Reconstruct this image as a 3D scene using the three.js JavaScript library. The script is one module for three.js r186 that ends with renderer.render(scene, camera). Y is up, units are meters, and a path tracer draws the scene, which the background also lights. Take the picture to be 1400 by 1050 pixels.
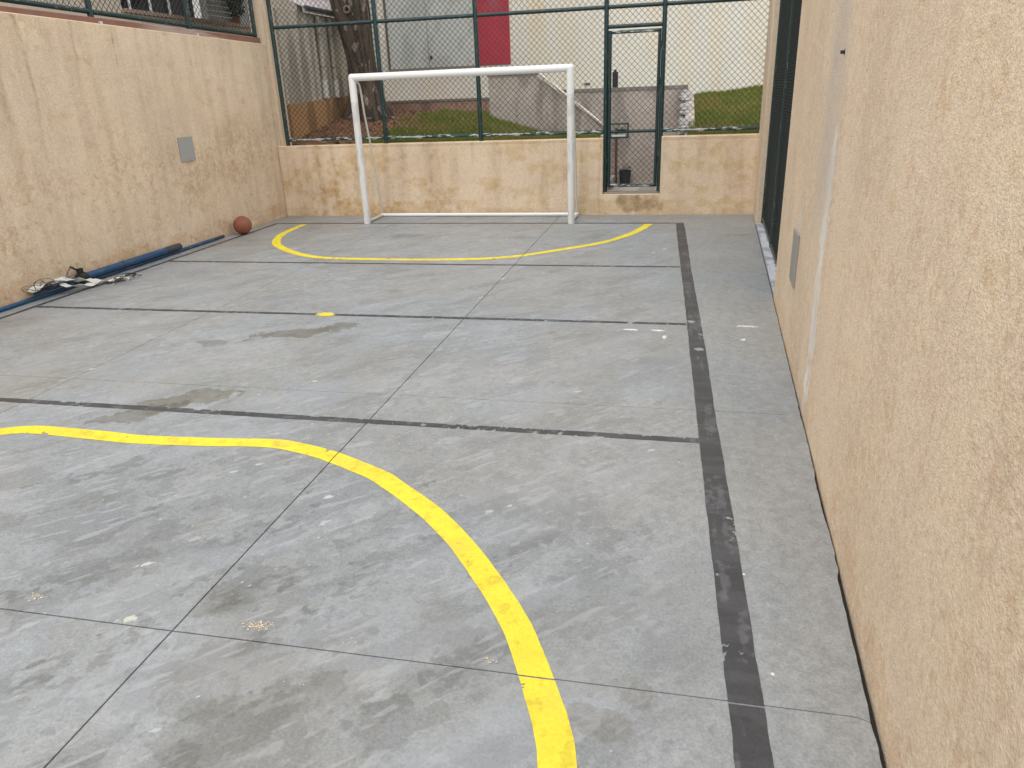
import * as THREE from 'three';
import { mergeGeometries } from 'three/addons/utils/BufferGeometryUtils.js';

// ------------------------------------------------------------ camera, sky, sun, exposure
const scene = new THREE.Scene();
const camera = new THREE.PerspectiveCamera(55.08, 4 / 3, 0.05, 400);
camera.position.set(0, 1.6985, 0);
camera.rotation.set(-0.3783, 0.2263, -0.0392, 'YXZ');
scene.add(camera);

const renderer = new THREE.WebGLRenderer({ antialias: true });
renderer.setSize(1024, 768);
renderer.toneMapping = THREE.LinearToneMapping;
renderer.toneMappingExposure = 1.36;
renderer.shadowMap.enabled = true;

{ // evenly overcast sky (brighter overhead, as under closed cloud)
  const W = 128, H = 64, d = new Float32Array(W * H * 4);
  for (let j = 0; j < H; j++) {
    const el = ((j + 0.5) / H - 0.5) * Math.PI, s = Math.max(0, Math.sin(el));
    for (let i = 0; i < W; i++) {
      const a = (i / W) * Math.PI * 2;
      const c = 1 + 0.06 * Math.sin(a * 3 + 1.3) * Math.cos(el * 4) + 0.04 * Math.sin(a * 7 + el * 9);
      const L = el < 0 ? 0.35 : (1.06 + 0.16 * s) * c;
      const k = (j * W + i) * 4;
      d[k] = L * 1.0; d[k + 1] = L * 1.005; d[k + 2] = L * 1.02; d[k + 3] = 1;
    }
  }
  const t = new THREE.DataTexture(d, W, H, THREE.RGBAFormat, THREE.FloatType);
  t.mapping = THREE.EquirectangularReflectionMapping;
  t.magFilter = THREE.LinearFilter; t.needsUpdate = true;
  scene.background = t; scene.environment = t;
}
const sun = new THREE.DirectionalLight(new THREE.Color(1.0, 0.97, 0.93), 0.6);
sun.position.set(-4.5, 14, 3.5); sun.target.position.set(-2.5, 0, -6);
sun.castShadow = true; sun.shadow.radius = 40;
sun.shadow.mapSize.set(2048, 2048);
Object.assign(sun.shadow.camera, { left: -14, right: 14, top: 14, bottom: -14, near: 0.5, far: 50 });
scene.add(sun, sun.target);

// ------------------------------------------------------------ helpers
function rng(seed) { let a = seed >>> 0; return () => { a = (a + 0x6D2B79F5) >>> 0; let t = a; t = Math.imul(t ^ (t >>> 15), t | 1); t ^= t + Math.imul(t ^ (t >>> 7), t | 61); return ((t ^ (t >>> 14)) >>> 0) / 4294967296; }; }
const R0 = rng(77);
const NT = new Float32Array(65536); for (let i = 0; i < 65536; i++) NT[i] = R0();
function vn(x, y) {
  const xi = Math.floor(x), yi = Math.floor(y); let fx = x - xi, fy = y - yi;
  fx = fx * fx * (3 - 2 * fx); fy = fy * fy * (3 - 2 * fy);
  const x0 = xi & 255, x1 = (xi + 1) & 255, y0 = (yi & 255) << 8, y1 = ((yi + 1) & 255) << 8;
  const a = NT[y0 + x0], b = NT[y0 + x1], c = NT[y1 + x0], d = NT[y1 + x1];
  return a + (b - a) * fx + (c - a + (a - b - c + d) * fx) * fy;
}
function pv(x, y, p, off) { // periodic lattice noise (period p a power of two up to 256)
  const m = p - 1, xi = Math.floor(x), yi = Math.floor(y); let fx = x - xi, fy = y - yi; fx = fx * fx * (3 - 2 * fx); fy = fy * fy * (3 - 2 * fy);
  const q = (a, b) => NT[((((b & m) * 7 + off * 31) & 255) << 8) + (((a & m) * 3 + off * 57) & 255)];
  const a = q(xi, yi), b = q(xi + 1, yi), c = q(xi, yi + 1), d = q(xi + 1, yi + 1); return a + (b - a) * fx + (c - a + (a - b - c + d) * fx) * fy;
}
const FT = {};
for (const o of [3, 4]) { // fractal noise precomputed on a periodic 32 x 32 lattice, sampled bilinearly afterwards
  const t = new Float32Array(512 * 512);
  for (let j = 0; j < 512; j++) for (let i = 0; i < 512; i++) { let v = 0, a = 0.5, n = 0, f = 1 / 16, p = 32; for (let k = 0; k < o; k++) { v += a * pv(i * f, j * f, p, k + o); n += a; a *= 0.5; f *= 2; p *= 2; } t[j * 512 + i] = v / n; }
  FT[o] = t;
}
function fbm(x, y, o = 4) {
  const t = FT[o > 3 ? 4 : 3]; x *= 16; y *= 16; const xi = Math.floor(x), yi = Math.floor(y), fx = x - xi, fy = y - yi, x0 = xi & 511, x1 = (xi + 1) & 511, y0 = (yi & 511) << 9, y1 = ((yi + 1) & 511) << 9;
  const a = t[y0 + x0], b = t[y0 + x1], c = t[y1 + x0], d = t[y1 + x1]; return a + (b - a) * fx + (c - a + (a - b - c + d) * fx) * fy;
}
const sm = (a, b, x) => { const t = Math.min(1, Math.max(0, (x - a) / (b - a))); return t * t * (3 - 2 * t); };
const mix = (a, b, t) => a + (b - a) * t;
const l2s = v => { v = Math.min(1, Math.max(0, v)); return v <= 0.0031308 ? v * 12.92 : 1.055 * Math.pow(v, 1 / 2.4) - 0.055; };
function lin(r, g, b) { return new THREE.Color().setRGB(r, g, b); }

// texture from a linear-colour float buffer
function texFrom(buf, W, H, srgb = true) {
  const d = new Uint8Array(W * H * 4);
  for (let i = 0; i < W * H; i++) {
    for (let c = 0; c < 3; c++) d[i * 4 + c] = Math.round(255 * (srgb ? l2s(buf[i * 3 + c]) : Math.min(1, Math.max(0, buf[i * 3 + c]))));
    d[i * 4 + 3] = 255;
  }
  const t = new THREE.DataTexture(d, W, H, THREE.RGBAFormat, THREE.UnsignedByteType);
  t.wrapS = t.wrapT = THREE.RepeatWrapping; t.magFilter = THREE.LinearFilter; t.minFilter = THREE.LinearMipmapLinearFilter; t.generateMipmaps = true;
  if (srgb) t.colorSpace = THREE.SRGBColorSpace;
  t.needsUpdate = true; return t;
}
// texture over the rectangle [u0,u1]x[v0,v1] of a geometry whose uv are metres
function texRect(fn, W, H, u0, u1, v0, v1, post) {
  const b = new Float32Array(W * H * 3), o = [0, 0, 0];
  for (let j = 0; j < H; j++) for (let i = 0; i < W; i++) {
    fn(u0 + (i + 0.5) / W * (u1 - u0), v0 + (j + 0.5) / H * (v1 - v0), o);
    const k = (j * W + i) * 3; b[k] = o[0]; b[k + 1] = o[1]; b[k + 2] = o[2];
  }
  if (post) post(b, W, H, u => (u - u0) / (u1 - u0) * W, v => (v - v0) / (v1 - v0) * H, W / (u1 - u0));
  const t = texFrom(b, W, H);
  t.repeat.set(1 / (u1 - u0), 1 / (v1 - v0)); t.offset.set(-u0 / (u1 - u0), -v0 / (v1 - v0));
  return t;
}
// periodic grain used for relief (one tile = size metres)
function tileNoise(W, size, fn) {
  const b = new Float32Array(W * W * 3);
  for (let j = 0; j < W; j++) for (let i = 0; i < W; i++) { const v = fn(i / W, j / W); const k = (j * W + i) * 3; b[k] = b[k + 1] = b[k + 2] = v; }
  const t = texFrom(b, W, W, false); t.repeat.set(1 / size, 1 / size); return t;
}
function pvn(x, y, p) { // periodic value noise, period p
  const xi = Math.floor(x), yi = Math.floor(y); let fx = x - xi, fy = y - yi; fx = fx * fx * (3 - 2 * fx); fy = fy * fy * (3 - 2 * fy);
  const m = v => ((v % p) + p) % p, h = (a, b) => NT[(m(a) * 256 + m(b) + p * 977) & 65535];
  const a = h(xi, yi), b = h(xi + 1, yi), c = h(xi, yi + 1), d = h(xi + 1, yi + 1);
  return a + (b - a) * fx + (c - a + (a - b - c + d) * fx) * fy;
}
const used = {};
function numbered(n) { if (!(n in used)) { used[n] = 0; return n; } used[n]++; return n + '_' + String(used[n]).padStart(3, '0'); }
function shade(o) { o.castShadow = true; o.receiveShadow = true; return o; }
function part(name, geos, mat, parent, kind) {
  const g = Array.isArray(geos) ? (geos.length > 1 ? mergeGeometries(geos.map(q => { q = q.index ? q.toNonIndexed() : q; for (const a of Object.keys(q.attributes)) if (!['position', 'normal', 'uv'].includes(a)) q.deleteAttribute(a); return q; })) : geos[0]) : geos;
  const m = shade(new THREE.Mesh(g, mat)); m.name = name; if (kind) m.userData.kind = kind; parent.add(m); return m;
}
function thing(name, label, category, pos = [0, 0, 0], group) {
  const g = new THREE.Group(); g.name = numbered(name); g.position.set(...pos);
  g.userData.label = label; g.userData.category = category; if (group) g.userData.group = group;
  scene.add(g); return g;
}
function single(name, label, category, geos, mat, group) { const m = part(numbered(name), geos, mat, scene); m.userData = { label, category }; if (group) m.userData.group = group; return m; }
function structure(name, geos, mat) { const m = part(name, geos, mat, scene); m.userData.kind = 'structure'; return m; }
// box with small chamfered edges and uv in metres (by dominant axis)
function metreUV(g) {
  const p = g.attributes.position, n = g.attributes.normal, uv = new Float32Array(p.count * 2);
  for (let i = 0; i < p.count; i++) {
    const x = Math.abs(n.getX(i)), y = Math.abs(n.getY(i)), z = Math.abs(n.getZ(i));
    let u, v; if (y >= x && y >= z) { u = p.getX(i); v = p.getZ(i); } else if (x >= z) { u = p.getZ(i); v = p.getY(i); } else { u = p.getX(i); v = p.getY(i); }
    uv[i * 2] = u; uv[i * 2 + 1] = v;
  }
  g.setAttribute('uv', new THREE.BufferAttribute(uv, 2)); return g;
}
function box(x0, x1, y0, y1, z0, z1, b = 0) {
  let g;
  if (b > 0) {
    const s = new THREE.Shape(); s.moveTo(x0 + b, y0 + b); s.lineTo(x1 - b, y0 + b); s.lineTo(x1 - b, y1 - b); s.lineTo(x0 + b, y1 - b); s.closePath();
    g = new THREE.ExtrudeGeometry(s, { depth: z1 - z0 - 2 * b, bevelEnabled: true, bevelSize: b, bevelThickness: b, bevelSegments: 1 });
    g.translate(0, 0, z0 + b);
  } else { g = new THREE.BoxGeometry(x1 - x0, y1 - y0, z1 - z0).toNonIndexed(); g.translate((x0 + x1) / 2, (y0 + y1) / 2, (z0 + z1) / 2); }
  return metreUV(g);
}
const V = (x, y, z) => new THREE.Vector3(x, y, z);
function tube(a, b, r, seg = 12, r2 = r) {
  const d = b.clone().sub(a), L = d.length(), g = new THREE.CylinderGeometry(r2, r, L, seg, 1);
  g.translate(0, L / 2, 0); const q = new THREE.Quaternion().setFromUnitVectors(V(0, 1, 0), d.normalize());
  const uv = g.attributes.uv; for (let i = 0; i < uv.count; i++) uv.setXY(i, uv.getX(i) * 2 * Math.PI * r, uv.getY(i) * L);
  g.applyQuaternion(q); g.translate(a.x, a.y, a.z); return g;
}
function pathTube(pts, r, seg = 10, n = 60, closed = false, tension = 0.3) {
  return new THREE.TubeGeometry(new THREE.CatmullRomCurve3(pts, closed, 'catmullrom', tension), n, r, seg, closed);
}
function extrudePoly(pts, depth, b = 0.006) { // polygon in x-y, extruded along +z, holes none
  const s = new THREE.Shape(pts.map(p => new THREE.Vector2(p[0], p[1])));
  return new THREE.ExtrudeGeometry(s, { depth: depth - 2 * b, bevelEnabled: b > 0, bevelSize: b, bevelOffset: -b, bevelThickness: b, bevelSegments: 1 }).translate(0, 0, b);
}
// woven diamond wire netting filling a w x h rectangle in its own x-y plane
function chainLink(w, h, p = 0.078, r = 0.0034) {
  const pos = [], idx = []; const cols = Math.ceil(w / (p / 2)) + 1, rows = Math.ceil(h / (p / 2));
  function seg(x0, y0, z0, x1, y1, z1) {
    let t0 = 0, t1 = 1; const dx = x1 - x0, dy = y1 - y0;
    for (const [pp, q] of [[-dx, x0], [dx, w - x0], [-dy, y0], [dy, h - y0]]) { if (pp === 0) { if (q < 0) return; } else { const t = q / pp; if (pp < 0) { if (t > t1) return; if (t > t0) t0 = t; } else { if (t < t0) return; if (t < t1) t1 = t; } } }
    if (t1 - t0 < 0.02) return;
    const a = [x0 + dx * t0, y0 + dy * t0, z0 + (z1 - z0) * t0], b = [x0 + dx * t1, y0 + dy * t1, z0 + (z1 - z0) * t1];
    const L = Math.hypot(dx, dy), nx = -dy / L, ny = dx / L, k = pos.length / 3;
    for (const e of [a, b]) for (let q = 0; q < 3; q++) { const an = q * 2.0944; pos.push(e[0] + nx * r * Math.cos(an), e[1] + ny * r * Math.cos(an), e[2] + r * Math.sin(an)); }
    for (let q = 0; q < 3; q++) { const n = (q + 1) % 3; idx.push(k + q, k + n, k + 3 + q, k + n, k + 3 + n, k + 3 + q); }
  }
  for (let i = -1; i < cols; i++) for (let j = 0; j < rows; j++) {
    const s = (i + j) % 2 ? 1 : -1, xc = i * p / 2 + p / 4;
    seg(xc - s * p / 4, j * p / 2, -0.002, xc + s * p / 4, (j + 1) * p / 2, 0.002);
  }
  const g = new THREE.BufferGeometry(); g.setAttribute('position', new THREE.Float32BufferAttribute(pos, 3)); g.setIndex(idx); g.computeVertexNormals();
  g.setAttribute('uv', new THREE.Float32BufferAttribute(new Float32Array(pos.length / 3 * 2), 2)); return g;
}

// ------------------------------------------------------------ relief tiles shared by materials
const tConcrete = tileNoise(1024, 0.9, (u, v) => 0.45 * pvn(u * 32, v * 32, 32) + 0.3 * pvn(u * 96, v * 96, 96) + 0.25 * pvn(u * 256, v * 256, 256));
const tStucco = tileNoise(1024, 0.46, (u, v) => { const a = pvn(u * 84, v * 84, 84), b = pvn(u * 150, v * 150, 150), c = pvn(u * 256, v * 256, 256), l = pvn(u * 22, v * 22, 22); return 0.12 * l + 0.34 * sm(0.35, 0.75, a) + 0.36 * sm(0.35, 0.7, b) + 0.18 * c; });
const tRough = tileNoise(512, 2.7, (u, v) => 0.5 * pvn(u * 9, v * 9, 9) + 0.3 * pvn(u * 27, v * 27, 27) + 0.2 * pvn(u * 81, v * 81, 81));
{ // keep the roughness swing moderate
  const d = tRough.image.data; for (let i = 0; i < d.length; i += 4) { const v = 150 + d[i] * 0.4; d[i] = d[i + 1] = d[i + 2] = v; }
}

// ------------------------------------------------------------ wide ground under everything
structure('ground', new THREE.PlaneGeometry(300, 300).rotateX(-Math.PI / 2).translate(0, -0.32, 0), new THREE.MeshStandardMaterial({ color: lin(0.16, 0.15, 0.13), roughness: 0.95 }));

// ------------------------------------------------------------ court floor
const XL = -6.0, ZB = -10.75;                         // faces of the long wall and of the end wall
const wallX = z => 0.5423 - 0.0448 * z;               // face of the wall beside the sideline
const JX = [-3.95, -1.65], JZ = [-1.754, -3.903, -5.936];
function floorColour(x, z, o) {
  const u = (x - z) * 0.7071, v = (x + z) * 0.7071;
  const w1 = fbm(x * 1.7 + 3, z * 1.7) - 0.5, w2 = fbm(x * 1.7 + 40, z * 1.7 + 8) - 0.5, wx = x + 0.5 * w1, wz = z + 0.5 * w2;
  const big = fbm(wx * 0.55 + 11, wz * 0.55 + 4, 3), mid = fbm(wx * 2.1, wz * 2.1 + 30), f1 = fbm(x * 9 + 2, z * 9), f2 = fbm(x * 31, z * 31 + 6), grain = vn(x * 190, z * 190);
  const ragged = 0.55 * (f1 - 0.5) + 0.5 * (f2 - 0.5);
  const open = sm(0.3, -0.2, x);                            // the strip beside the wall is hardly worn
  const near = 0.35 + 0.65 * sm(-3.6, -2.6, z);
  const b = 0.288 * (0.90 + 0.20 * mid) * (0.95 + 0.10 * big) * (0.82 + 0.36 * f2) * (0.84 + 0.32 * grain);
  let r = b * 0.98, g = b * 1.0, bl = b * 1.06;
  const st = fbm(u * 2.0 + 5 + w1 * 1.5, v * 5.6 + 2 + w2 * 2) + 0.75 * ragged;
  const worn = sm(0.55, 0.60, st) * sm(0.42, 0.54, big + 0.3 * ragged) * open * near;       // paint worn through to darker screed
  let k = 1 - 0.19 * worn * (0.3 + 1.4 * f2); r *= k; g *= k * 1.003; bl *= k * 0.97;
  const st2 = fbm(u * 3.4 + 15, v * 9 + 22) + 0.5 * ragged; const worn2 = sm(0.60, 0.66, st2) * open * (0.4 + 0.6 * near); k = 1 - 0.17 * worn2 * (0.4 + 1.2 * f2); r *= k; g *= k; bl *= k * 0.97;
  const rub = sm(0.54, 0.64, fbm(u * 1.9 + 60, v * 4.4 + 7) + 0.45 * ragged) * open;          // chalky rubbed film
  const m2 = 0.30 * rub * (0.4 + 1.1 * f1); r = mix(r, 0.355, m2); g = mix(g, 0.365, m2); bl = mix(bl, 0.385, m2);
  const sc = sm(0.60, 0.68, fbm(u * 9 + 3, v * 42)) * sm(0.46, 0.56, f1) * open; r = mix(r, 0.42, 0.4 * sc); g = mix(g, 0.425, 0.4 * sc); bl = mix(bl, 0.43, 0.4 * sc);
  const blue = sm(0.48, 0.62, fbm(wx * 0.9 + 90, wz * 0.9, 3)); r *= 1 - 0.035 * blue; bl *= 1 + 0.04 * blue;
  const brown = sm(0.585, 0.66, fbm(wx * 1.6 + 130, wz * 1.6 + 7) + 0.5 * ragged) * open; r *= 1 - 0.05 * brown; g *= 1 - 0.065 * brown; bl *= 1 - 0.10 * brown;
  for (const [sx, sz, ax, az, rot, amt, br] of STAINS) {      // damp stains with an outline of their own
    const dx = x - sx, dz = z - sz; if (Math.abs(dx) > 0.9 || Math.abs(dz) > 0.9) continue;
    const c = Math.cos(rot), s = Math.sin(rot), e = Math.hypot((dx * c + dz * s) / ax, (-dx * s + dz * c) / az);
    const q = sm(1.06, 0.94, e + 2.0 * (fbm(x * 4.2 + sx * 9, z * 4.2) - 0.5) + 1.1 * ragged) * amt * (0.6 + 0.75 * f1);
    r *= 1 - q * (0.44 - br); g *= 1 - q * 0.45; bl *= 1 - q * (0.50 + br);
  }
  o[0] = r; o[1] = g; o[2] = bl;
}
const STAINS = [[-3.10, -3.42, 0.30, 0.14, -0.75, 0.85, 0.02], [-2.90, -3.66, 0.28, 0.14, -0.35, 0.8, 0.04], [-2.82, -5.06, 0.36, 0.13, -0.6, 0.85, 0.03], [-3.42, -4.72, 0.09, 0.06, 0, 0.6, 0],
  [-1.2, -1.43, 0.26, 0.12, -0.5, 0.42, 0.03], [-1.42, -1.5, 0.14, 0.1, 0.3, 0.3, 0.02], [-3.35, -9.1, 0.25, 0.14, 0, 0.35, 0.02], [-1.9, -9.0, 0.16, 0.1, 0, 0.35, 0.02],
  [-1.45, -2.15, 0.5, 0.16, -0.8, 0.22, 0], [-2.15, -2.35, 0.42, 0.13, -0.8, 0.28, 0.02], [-0.15, -1.62, 0.1, 0.05, 0.2, 0.4, 0.06], [-0.05, -1.75, 0.07, 0.05, 0.9, 0.35, 0.06], [0.72, -9.2, 0.16, 0.06, 0, 0.4, 0.04], [-1.55, -1.95, 0.16, 0.08, -0.6, 0.35, 0.05], [-2.6, -2.5, 0.35, 0.1, -0.7, 0.28, 0.02]];
function floorMarks(seed, nFleck, zone) {
  return (b, W, H, U, Vv, ppm) => {
    const R = rng(seed);
    const blend = (i, j, c, a) => { if (i < 0 || j < 0 || i >= W || j >= H) return; const k = (j * W + i) * 3; for (let q = 0; q < 3; q++) b[k + q] = mix(b[k + q], c[q], a); };
    for (let n = 0; n < nFleck; n++) { // chipped paint: small pale flecks, drawn out along the sweep of play
      const x = mix(-5.7, 0.15, R()), z = mix(zone[0], zone[1], R());
      if (fbm(x * 1.1 + 7, z * 1.1 + 70, 3) < 0.42 + 0.2 * R()) continue;
      const big = R() < 0.035, a = (big ? mix(0.015, 0.035, R()) : mix(0.002, 0.011, R() * R())), w = a * mix(0.22, 0.6, R()), rot = -0.78 + (R() - 0.5) * 0.7, c = Math.cos(rot), s = Math.sin(rot);
      const tone = mix(0.45, 0.66, R()), warm = R() < 0.25 ? 0.8 : 0.97, al = mix(0.25, 0.9, R()), ci = U(x), cj = Vv(z), rr = Math.ceil(a * ppm) + 1;
      for (let j = -rr; j <= rr; j++) for (let i = -rr; i <= rr; i++) {
        const dx = i / ppm, dz = j / ppm, e = Math.hypot((dx * c + dz * s) / a, (-dx * s + dz * c) / w) + 0.9 * (vn((ci + i) * 0.35, (cj + j) * 0.35) - 0.5);
        if (e < 1) blend(Math.round(ci + i), Math.round(cj + j), [tone, tone * 0.98, tone * warm], al * sm(1, 0.7, e));
      }
    }
    for (let n = 0; n < nFleck * 0.06; n++) { // shoe and ball scuffs
      let x = mix(-5.5, 0.5, R()), z = mix(zone[0], zone[1], R()), an = R() * 6.28, cu = (R() - 0.5) * 0.25; const L = mix(8, 46, R()), al = mix(0.08, 0.32, R());
      for (let q = 0; q < L; q++) { x += Math.cos(an) * 0.006; z += Math.sin(an) * 0.006; an += cu * 0.12; const i = Math.round(U(x)), j = Math.round(Vv(z)); blend(i, j, [0.1, 0.1, 0.1], al * (0.5 + 0.5 * R())); if (R() < 0.5) blend(i + 1, j, [0.1, 0.1, 0.1], al * 0.5); }
    }
    for (const [x, z, a, w] of [[0.545, -5.52, 0.075, 0.022], [0.50, -5.2, 0.02, 0.02], [-0.05, -5.2, 0.02, 0.05], [-0.3, -5.36, 0.06, 0.02], [-0.1, -5.36, 0.06, 0.02], [0.35, -1.9, 0.008, 0.008], [0.3, -2.4, 0.007, 0.007]]) {
      const ci = U(x), cj = Vv(z), rr = Math.ceil(Math.max(a, w) * ppm) + 2;
      for (let j = -rr; j <= rr; j++) for (let i = -rr; i <= rr; i++) { const e = Math.hypot(i / ppm / a, j / ppm / w) + 0.8 * (vn((ci + i) * 0.3, (cj + j) * 0.3) - 0.5); if (e < 1) blend(Math.round(ci + i), Math.round(cj + j), [0.8, 0.8, 0.8], 0.9 * sm(1, 0.6, e)); }
    }
  };
}
// floor uv: u = x, v = z
const tFloorNear = texRect(floorColour, 2048, 1344, -6.0, 0.9, -3.92, 0.6, floorMarks(5, 4200, [-3.9, 0.4]));
const tFloorFar = texRect(floorColour, 1792, 1704, -6.1, 1.15, -10.8, -3.88, floorMarks(9, 9000, [-10, -3.9]));
const mkFloor = map => new THREE.MeshStandardMaterial({ map, roughness: 0.62, roughnessMap: tRough, bumpMap: tConcrete, bumpScale: 0.0022 });
const mFloorNear = mkFloor(tFloorNear), mFloorFar = mkFloor(tFloorFar);

const court = new THREE.Group(); court.name = 'court_floor'; court.userData = { kind: 'structure', label: 'grey painted concrete sports court with sawn joints and painted lines' }; scene.add(court);
part('joint_bed', box(-6.05, 1.3, -0.28, -0.022, -10.8, 2.0), new THREE.MeshStandardMaterial({ color: lin(0.03, 0.027, 0.023), roughness: 1 }), court);
{
  const Re = rng(31), xs = [XL + 0.012, ...JX, null], zs = [1.9, ...JZ, ZB + 0.006], gap = 0.0029;
  const edgeX = z => wallX(z) - (z < -6.35 ? 0.004 : 0.004 + 0.010 * sm(0.35, 0.6, fbm(z * 3, 3, 3)) * sm(-5, -2, z) + 0.007 * fbm(z * 22, 1, 3));
  const crack = x => 0.012 + 0.05 * (vn(x * 14, 5.5) - 0.5) - 0.02 * (x - 0.55) / 0.07;
  for (let r = 0; r < 4; r++) for (let c = 0; c < 3; c++) {
    const z0 = zs[r], z1 = zs[r + 1], g0 = r ? gap : 0, g1 = r < 3 ? gap : 0;
    const x0 = xs[c] + (c ? gap : 0), pts = [];
    const za = z0 - g0, zb = z1 + g1;
    if (c < 2) { const x1 = xs[c + 1] - gap; pts.push([x0, za], [x1, za], [x1, zb], [x0, zb]); }
    else {
      pts.push([x0, za]);
      const cr = (z, up) => { const out = []; for (let x = 0.545; x < edgeX(z); x += 0.008) out.push([x, z + (up ? 0.0016 : -0.0016) - crack(x) + 0.012]); return out; };
      if (r === 1) pts.push(...cr(JZ[0], false)); if (r === 0) { /* straight front edge */ }
      const n = Math.ceil((za - zb) / 0.03);
      for (let i = r === 1 ? 1 : 0; i <= n - (r === 0 ? 1 : 0); i++) { const z = za + (zb - za) * i / n; pts.push([edgeX(z), z]); }
      if (r === 0) pts.push(...cr(JZ[0], true).reverse());
      pts.push([x0, zb]);
    }
    const s = new THREE.Shape(pts.map(p => new THREE.Vector2(p[0], -p[1])));
    const bev = 0.0015;
    const g = new THREE.ExtrudeGeometry(s, { depth: 0.018, bevelEnabled: true, bevelSize: bev, bevelOffset: -bev, bevelThickness: bev, bevelSegments: 1, steps: 1 });
    g.rotateX(-Math.PI / 2).translate(0, -0.018 - bev, 0);
    const p = g.attributes.position, uv = g.attributes.uv; for (let i = 0; i < p.count; i++) uv.setXY(i, p.getX(i), p.getZ(i));
    part('slab', g, r < 2 ? mFloorNear : mFloorFar, court);
  }
}
// painted markings: thin paint films with chipped cells left out
const mBlack = new THREE.MeshStandardMaterial({ color: lin(0.052, 0.053, 0.058), roughness: 0.62, roughnessMap: tRough, bumpMap: tConcrete, bumpScale: 0.0015 });
const tYellow = texRect((x, z, o) => { const f = fbm(x * 14, z * 14, 4), g = vn(x * 150, z * 150), d = sm(0.55, 0.75, fbm(x * 5 + 9, z * 5, 4)); const e = sm(0.62, 0.70, fbm(x * 26, z * 26)), k = (0.90 + 0.18 * f) * (0.92 + 0.16 * g) * (1 - 0.06 * d) * (1 - 0.16 * e); o[0] = 0.82 * k; o[1] = 0.665 * k * (1 - 0.03 * d); o[2] = 0.03 * k + 0.02 * d; }, 1024, 1024, 0, 3, 0, 3);
const mYellow = new THREE.MeshStandardMaterial({ map: tYellow, roughness: 0.55, bumpMap: tConcrete, bumpScale: 0.0015 });
const tBlack = texRect((x, z, o) => { const f = fbm(x * 8, z * 8, 4), g = vn(x * 120, z * 120), d = sm(0.5, 0.7, fbm(x * 3 + 9, z * 22, 4)); const rb = sm(0.56, 0.66, fbm(x * 22, z * 3) * 0.6 + fbm(x * 40, z * 30) * 0.4); const k = (0.8 + 0.4 * f) * (0.9 + 0.2 * g) * (1 + 0.35 * d + 1.1 * rb); o[0] = 0.042 * k; o[1] = 0.043 * k; o[2] = 0.047 * k; }, 1024, 1024, 0, 4, 0, 4);
mBlack.map = tBlack; mBlack.color = lin(1, 1, 1);
function paint(path, width, step, across, wear, mat, y = 0.0016, seed = 1, breaks = []) {
  const cur = new THREE.CatmullRomCurve3(path.map(p => V(p[0], 0, p[1])), false, 'catmullrom', 0.5), L = cur.getLength();
  const n = Math.ceil(L / step), P = cur.getSpacedPoints(n), pos = [], uv = [], idx = [], nor = [];
  for (let i = 0; i <= n; i++) {
    const a = P[Math.max(0, i - 1)], b = P[Math.min(n, i + 1)], tx = b.x - a.x, tz = b.z - a.z, l = Math.hypot(tx, tz), nx = -tz / l, nz = tx / l;
    const e0 = (fbm(i * step * 9, seed) - 0.5) * 0.006 + (vn(i * step * 1.1, seed + 9) - 0.5) * 0.008, e1 = (fbm(i * step * 9, seed + 4) - 0.5) * 0.006 + (vn(i * step * 1.1, seed + 13) - 0.5) * 0.008;
    for (let k = 0; k <= across; k++) { const t = -width / 2 + e0 + (width + e1 - e0) * k / across; const x = P[i].x + nx * t, z = P[i].z + nz * t; pos.push(x, y, z); uv.push(x, z); nor.push(0, 1, 0); }
  }
  const w = across + 1, G = 0.0029;
  const push = (px, pz) => { pos.push(px, y, pz); uv.push(px, pz); nor.push(0, 1, 0); return pos.length / 3 - 1; };
  const clip = (poly, f) => { const out = []; for (let i = 0; i < poly.length; i++) { const A = poly[i], B = poly[(i + 1) % poly.length], a = f(A), b = f(B); if (a >= 0) out.push(A); if ((a >= 0) !== (b >= 0)) { const t = a / (a - b); out.push([mix(A[0], B[0], t), mix(A[1], B[1], t)]); } } return out; };
  for (let i = 0; i < n; i++) for (let k = 0; k < across; k++) {
    const q = i * w + k, x = (pos[q * 3] + pos[(q + w + 1) * 3]) / 2, z = (pos[q * 3 + 2] + pos[(q + w + 1) * 3 + 2]) / 2;
    if (breaks.some(([bx, bz, br]) => Math.hypot(x - bx, z - bz) < br * (0.5 + 1.0 * vn(x * 60, z * 60)))) continue;
    const edge = 1 - Math.min(k, across - 1 - k) / (across / 2);
    if (fbm(x * 7 + seed, z * 7, 3) * 0.45 + fbm(x * 34, z * 34 + seed, 3) * 0.55 < wear * (0.9 + 0.2 * edge * edge)) continue;
    let polys = [[q, q + 1, q + w + 1, q + w].map(v => [pos[v * 3], pos[v * 3 + 2]])], cut = false;
    for (const [ax, js] of [[0, JX], [1, JZ]]) for (const j of js) if (polys.some(pp => pp.some(v => Math.abs(v[ax] - j) < 0.02))) { cut = true; polys = polys.flatMap(pp => [clip(pp, v => v[ax] - j - G), clip(pp, v => j - G - v[ax])]).filter(pp => pp.length > 2); }
    if (!cut) idx.push(q, q + 1, q + w, q + 1, q + w + 1, q + w);
    else for (const pp of polys) { const id = pp.map(v => push(v[0], v[1])); for (let t = 1; t < id.length - 1; t++) idx.push(id[0], id[t], id[t + 1]); }
  }
  const g = new THREE.BufferGeometry(); g.setAttribute('position', new THREE.Float32BufferAttribute(pos, 3)); g.setAttribute('normal', new THREE.Float32BufferAttribute(nor, 3)); g.setAttribute('uv', new THREE.Float32BufferAttribute(uv, 2)); g.setIndex(idx);
  const m = part('painted_line', g, mat, court); return m;
}
const sideX = z => 0.3092 + 0.0265 * z;
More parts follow.
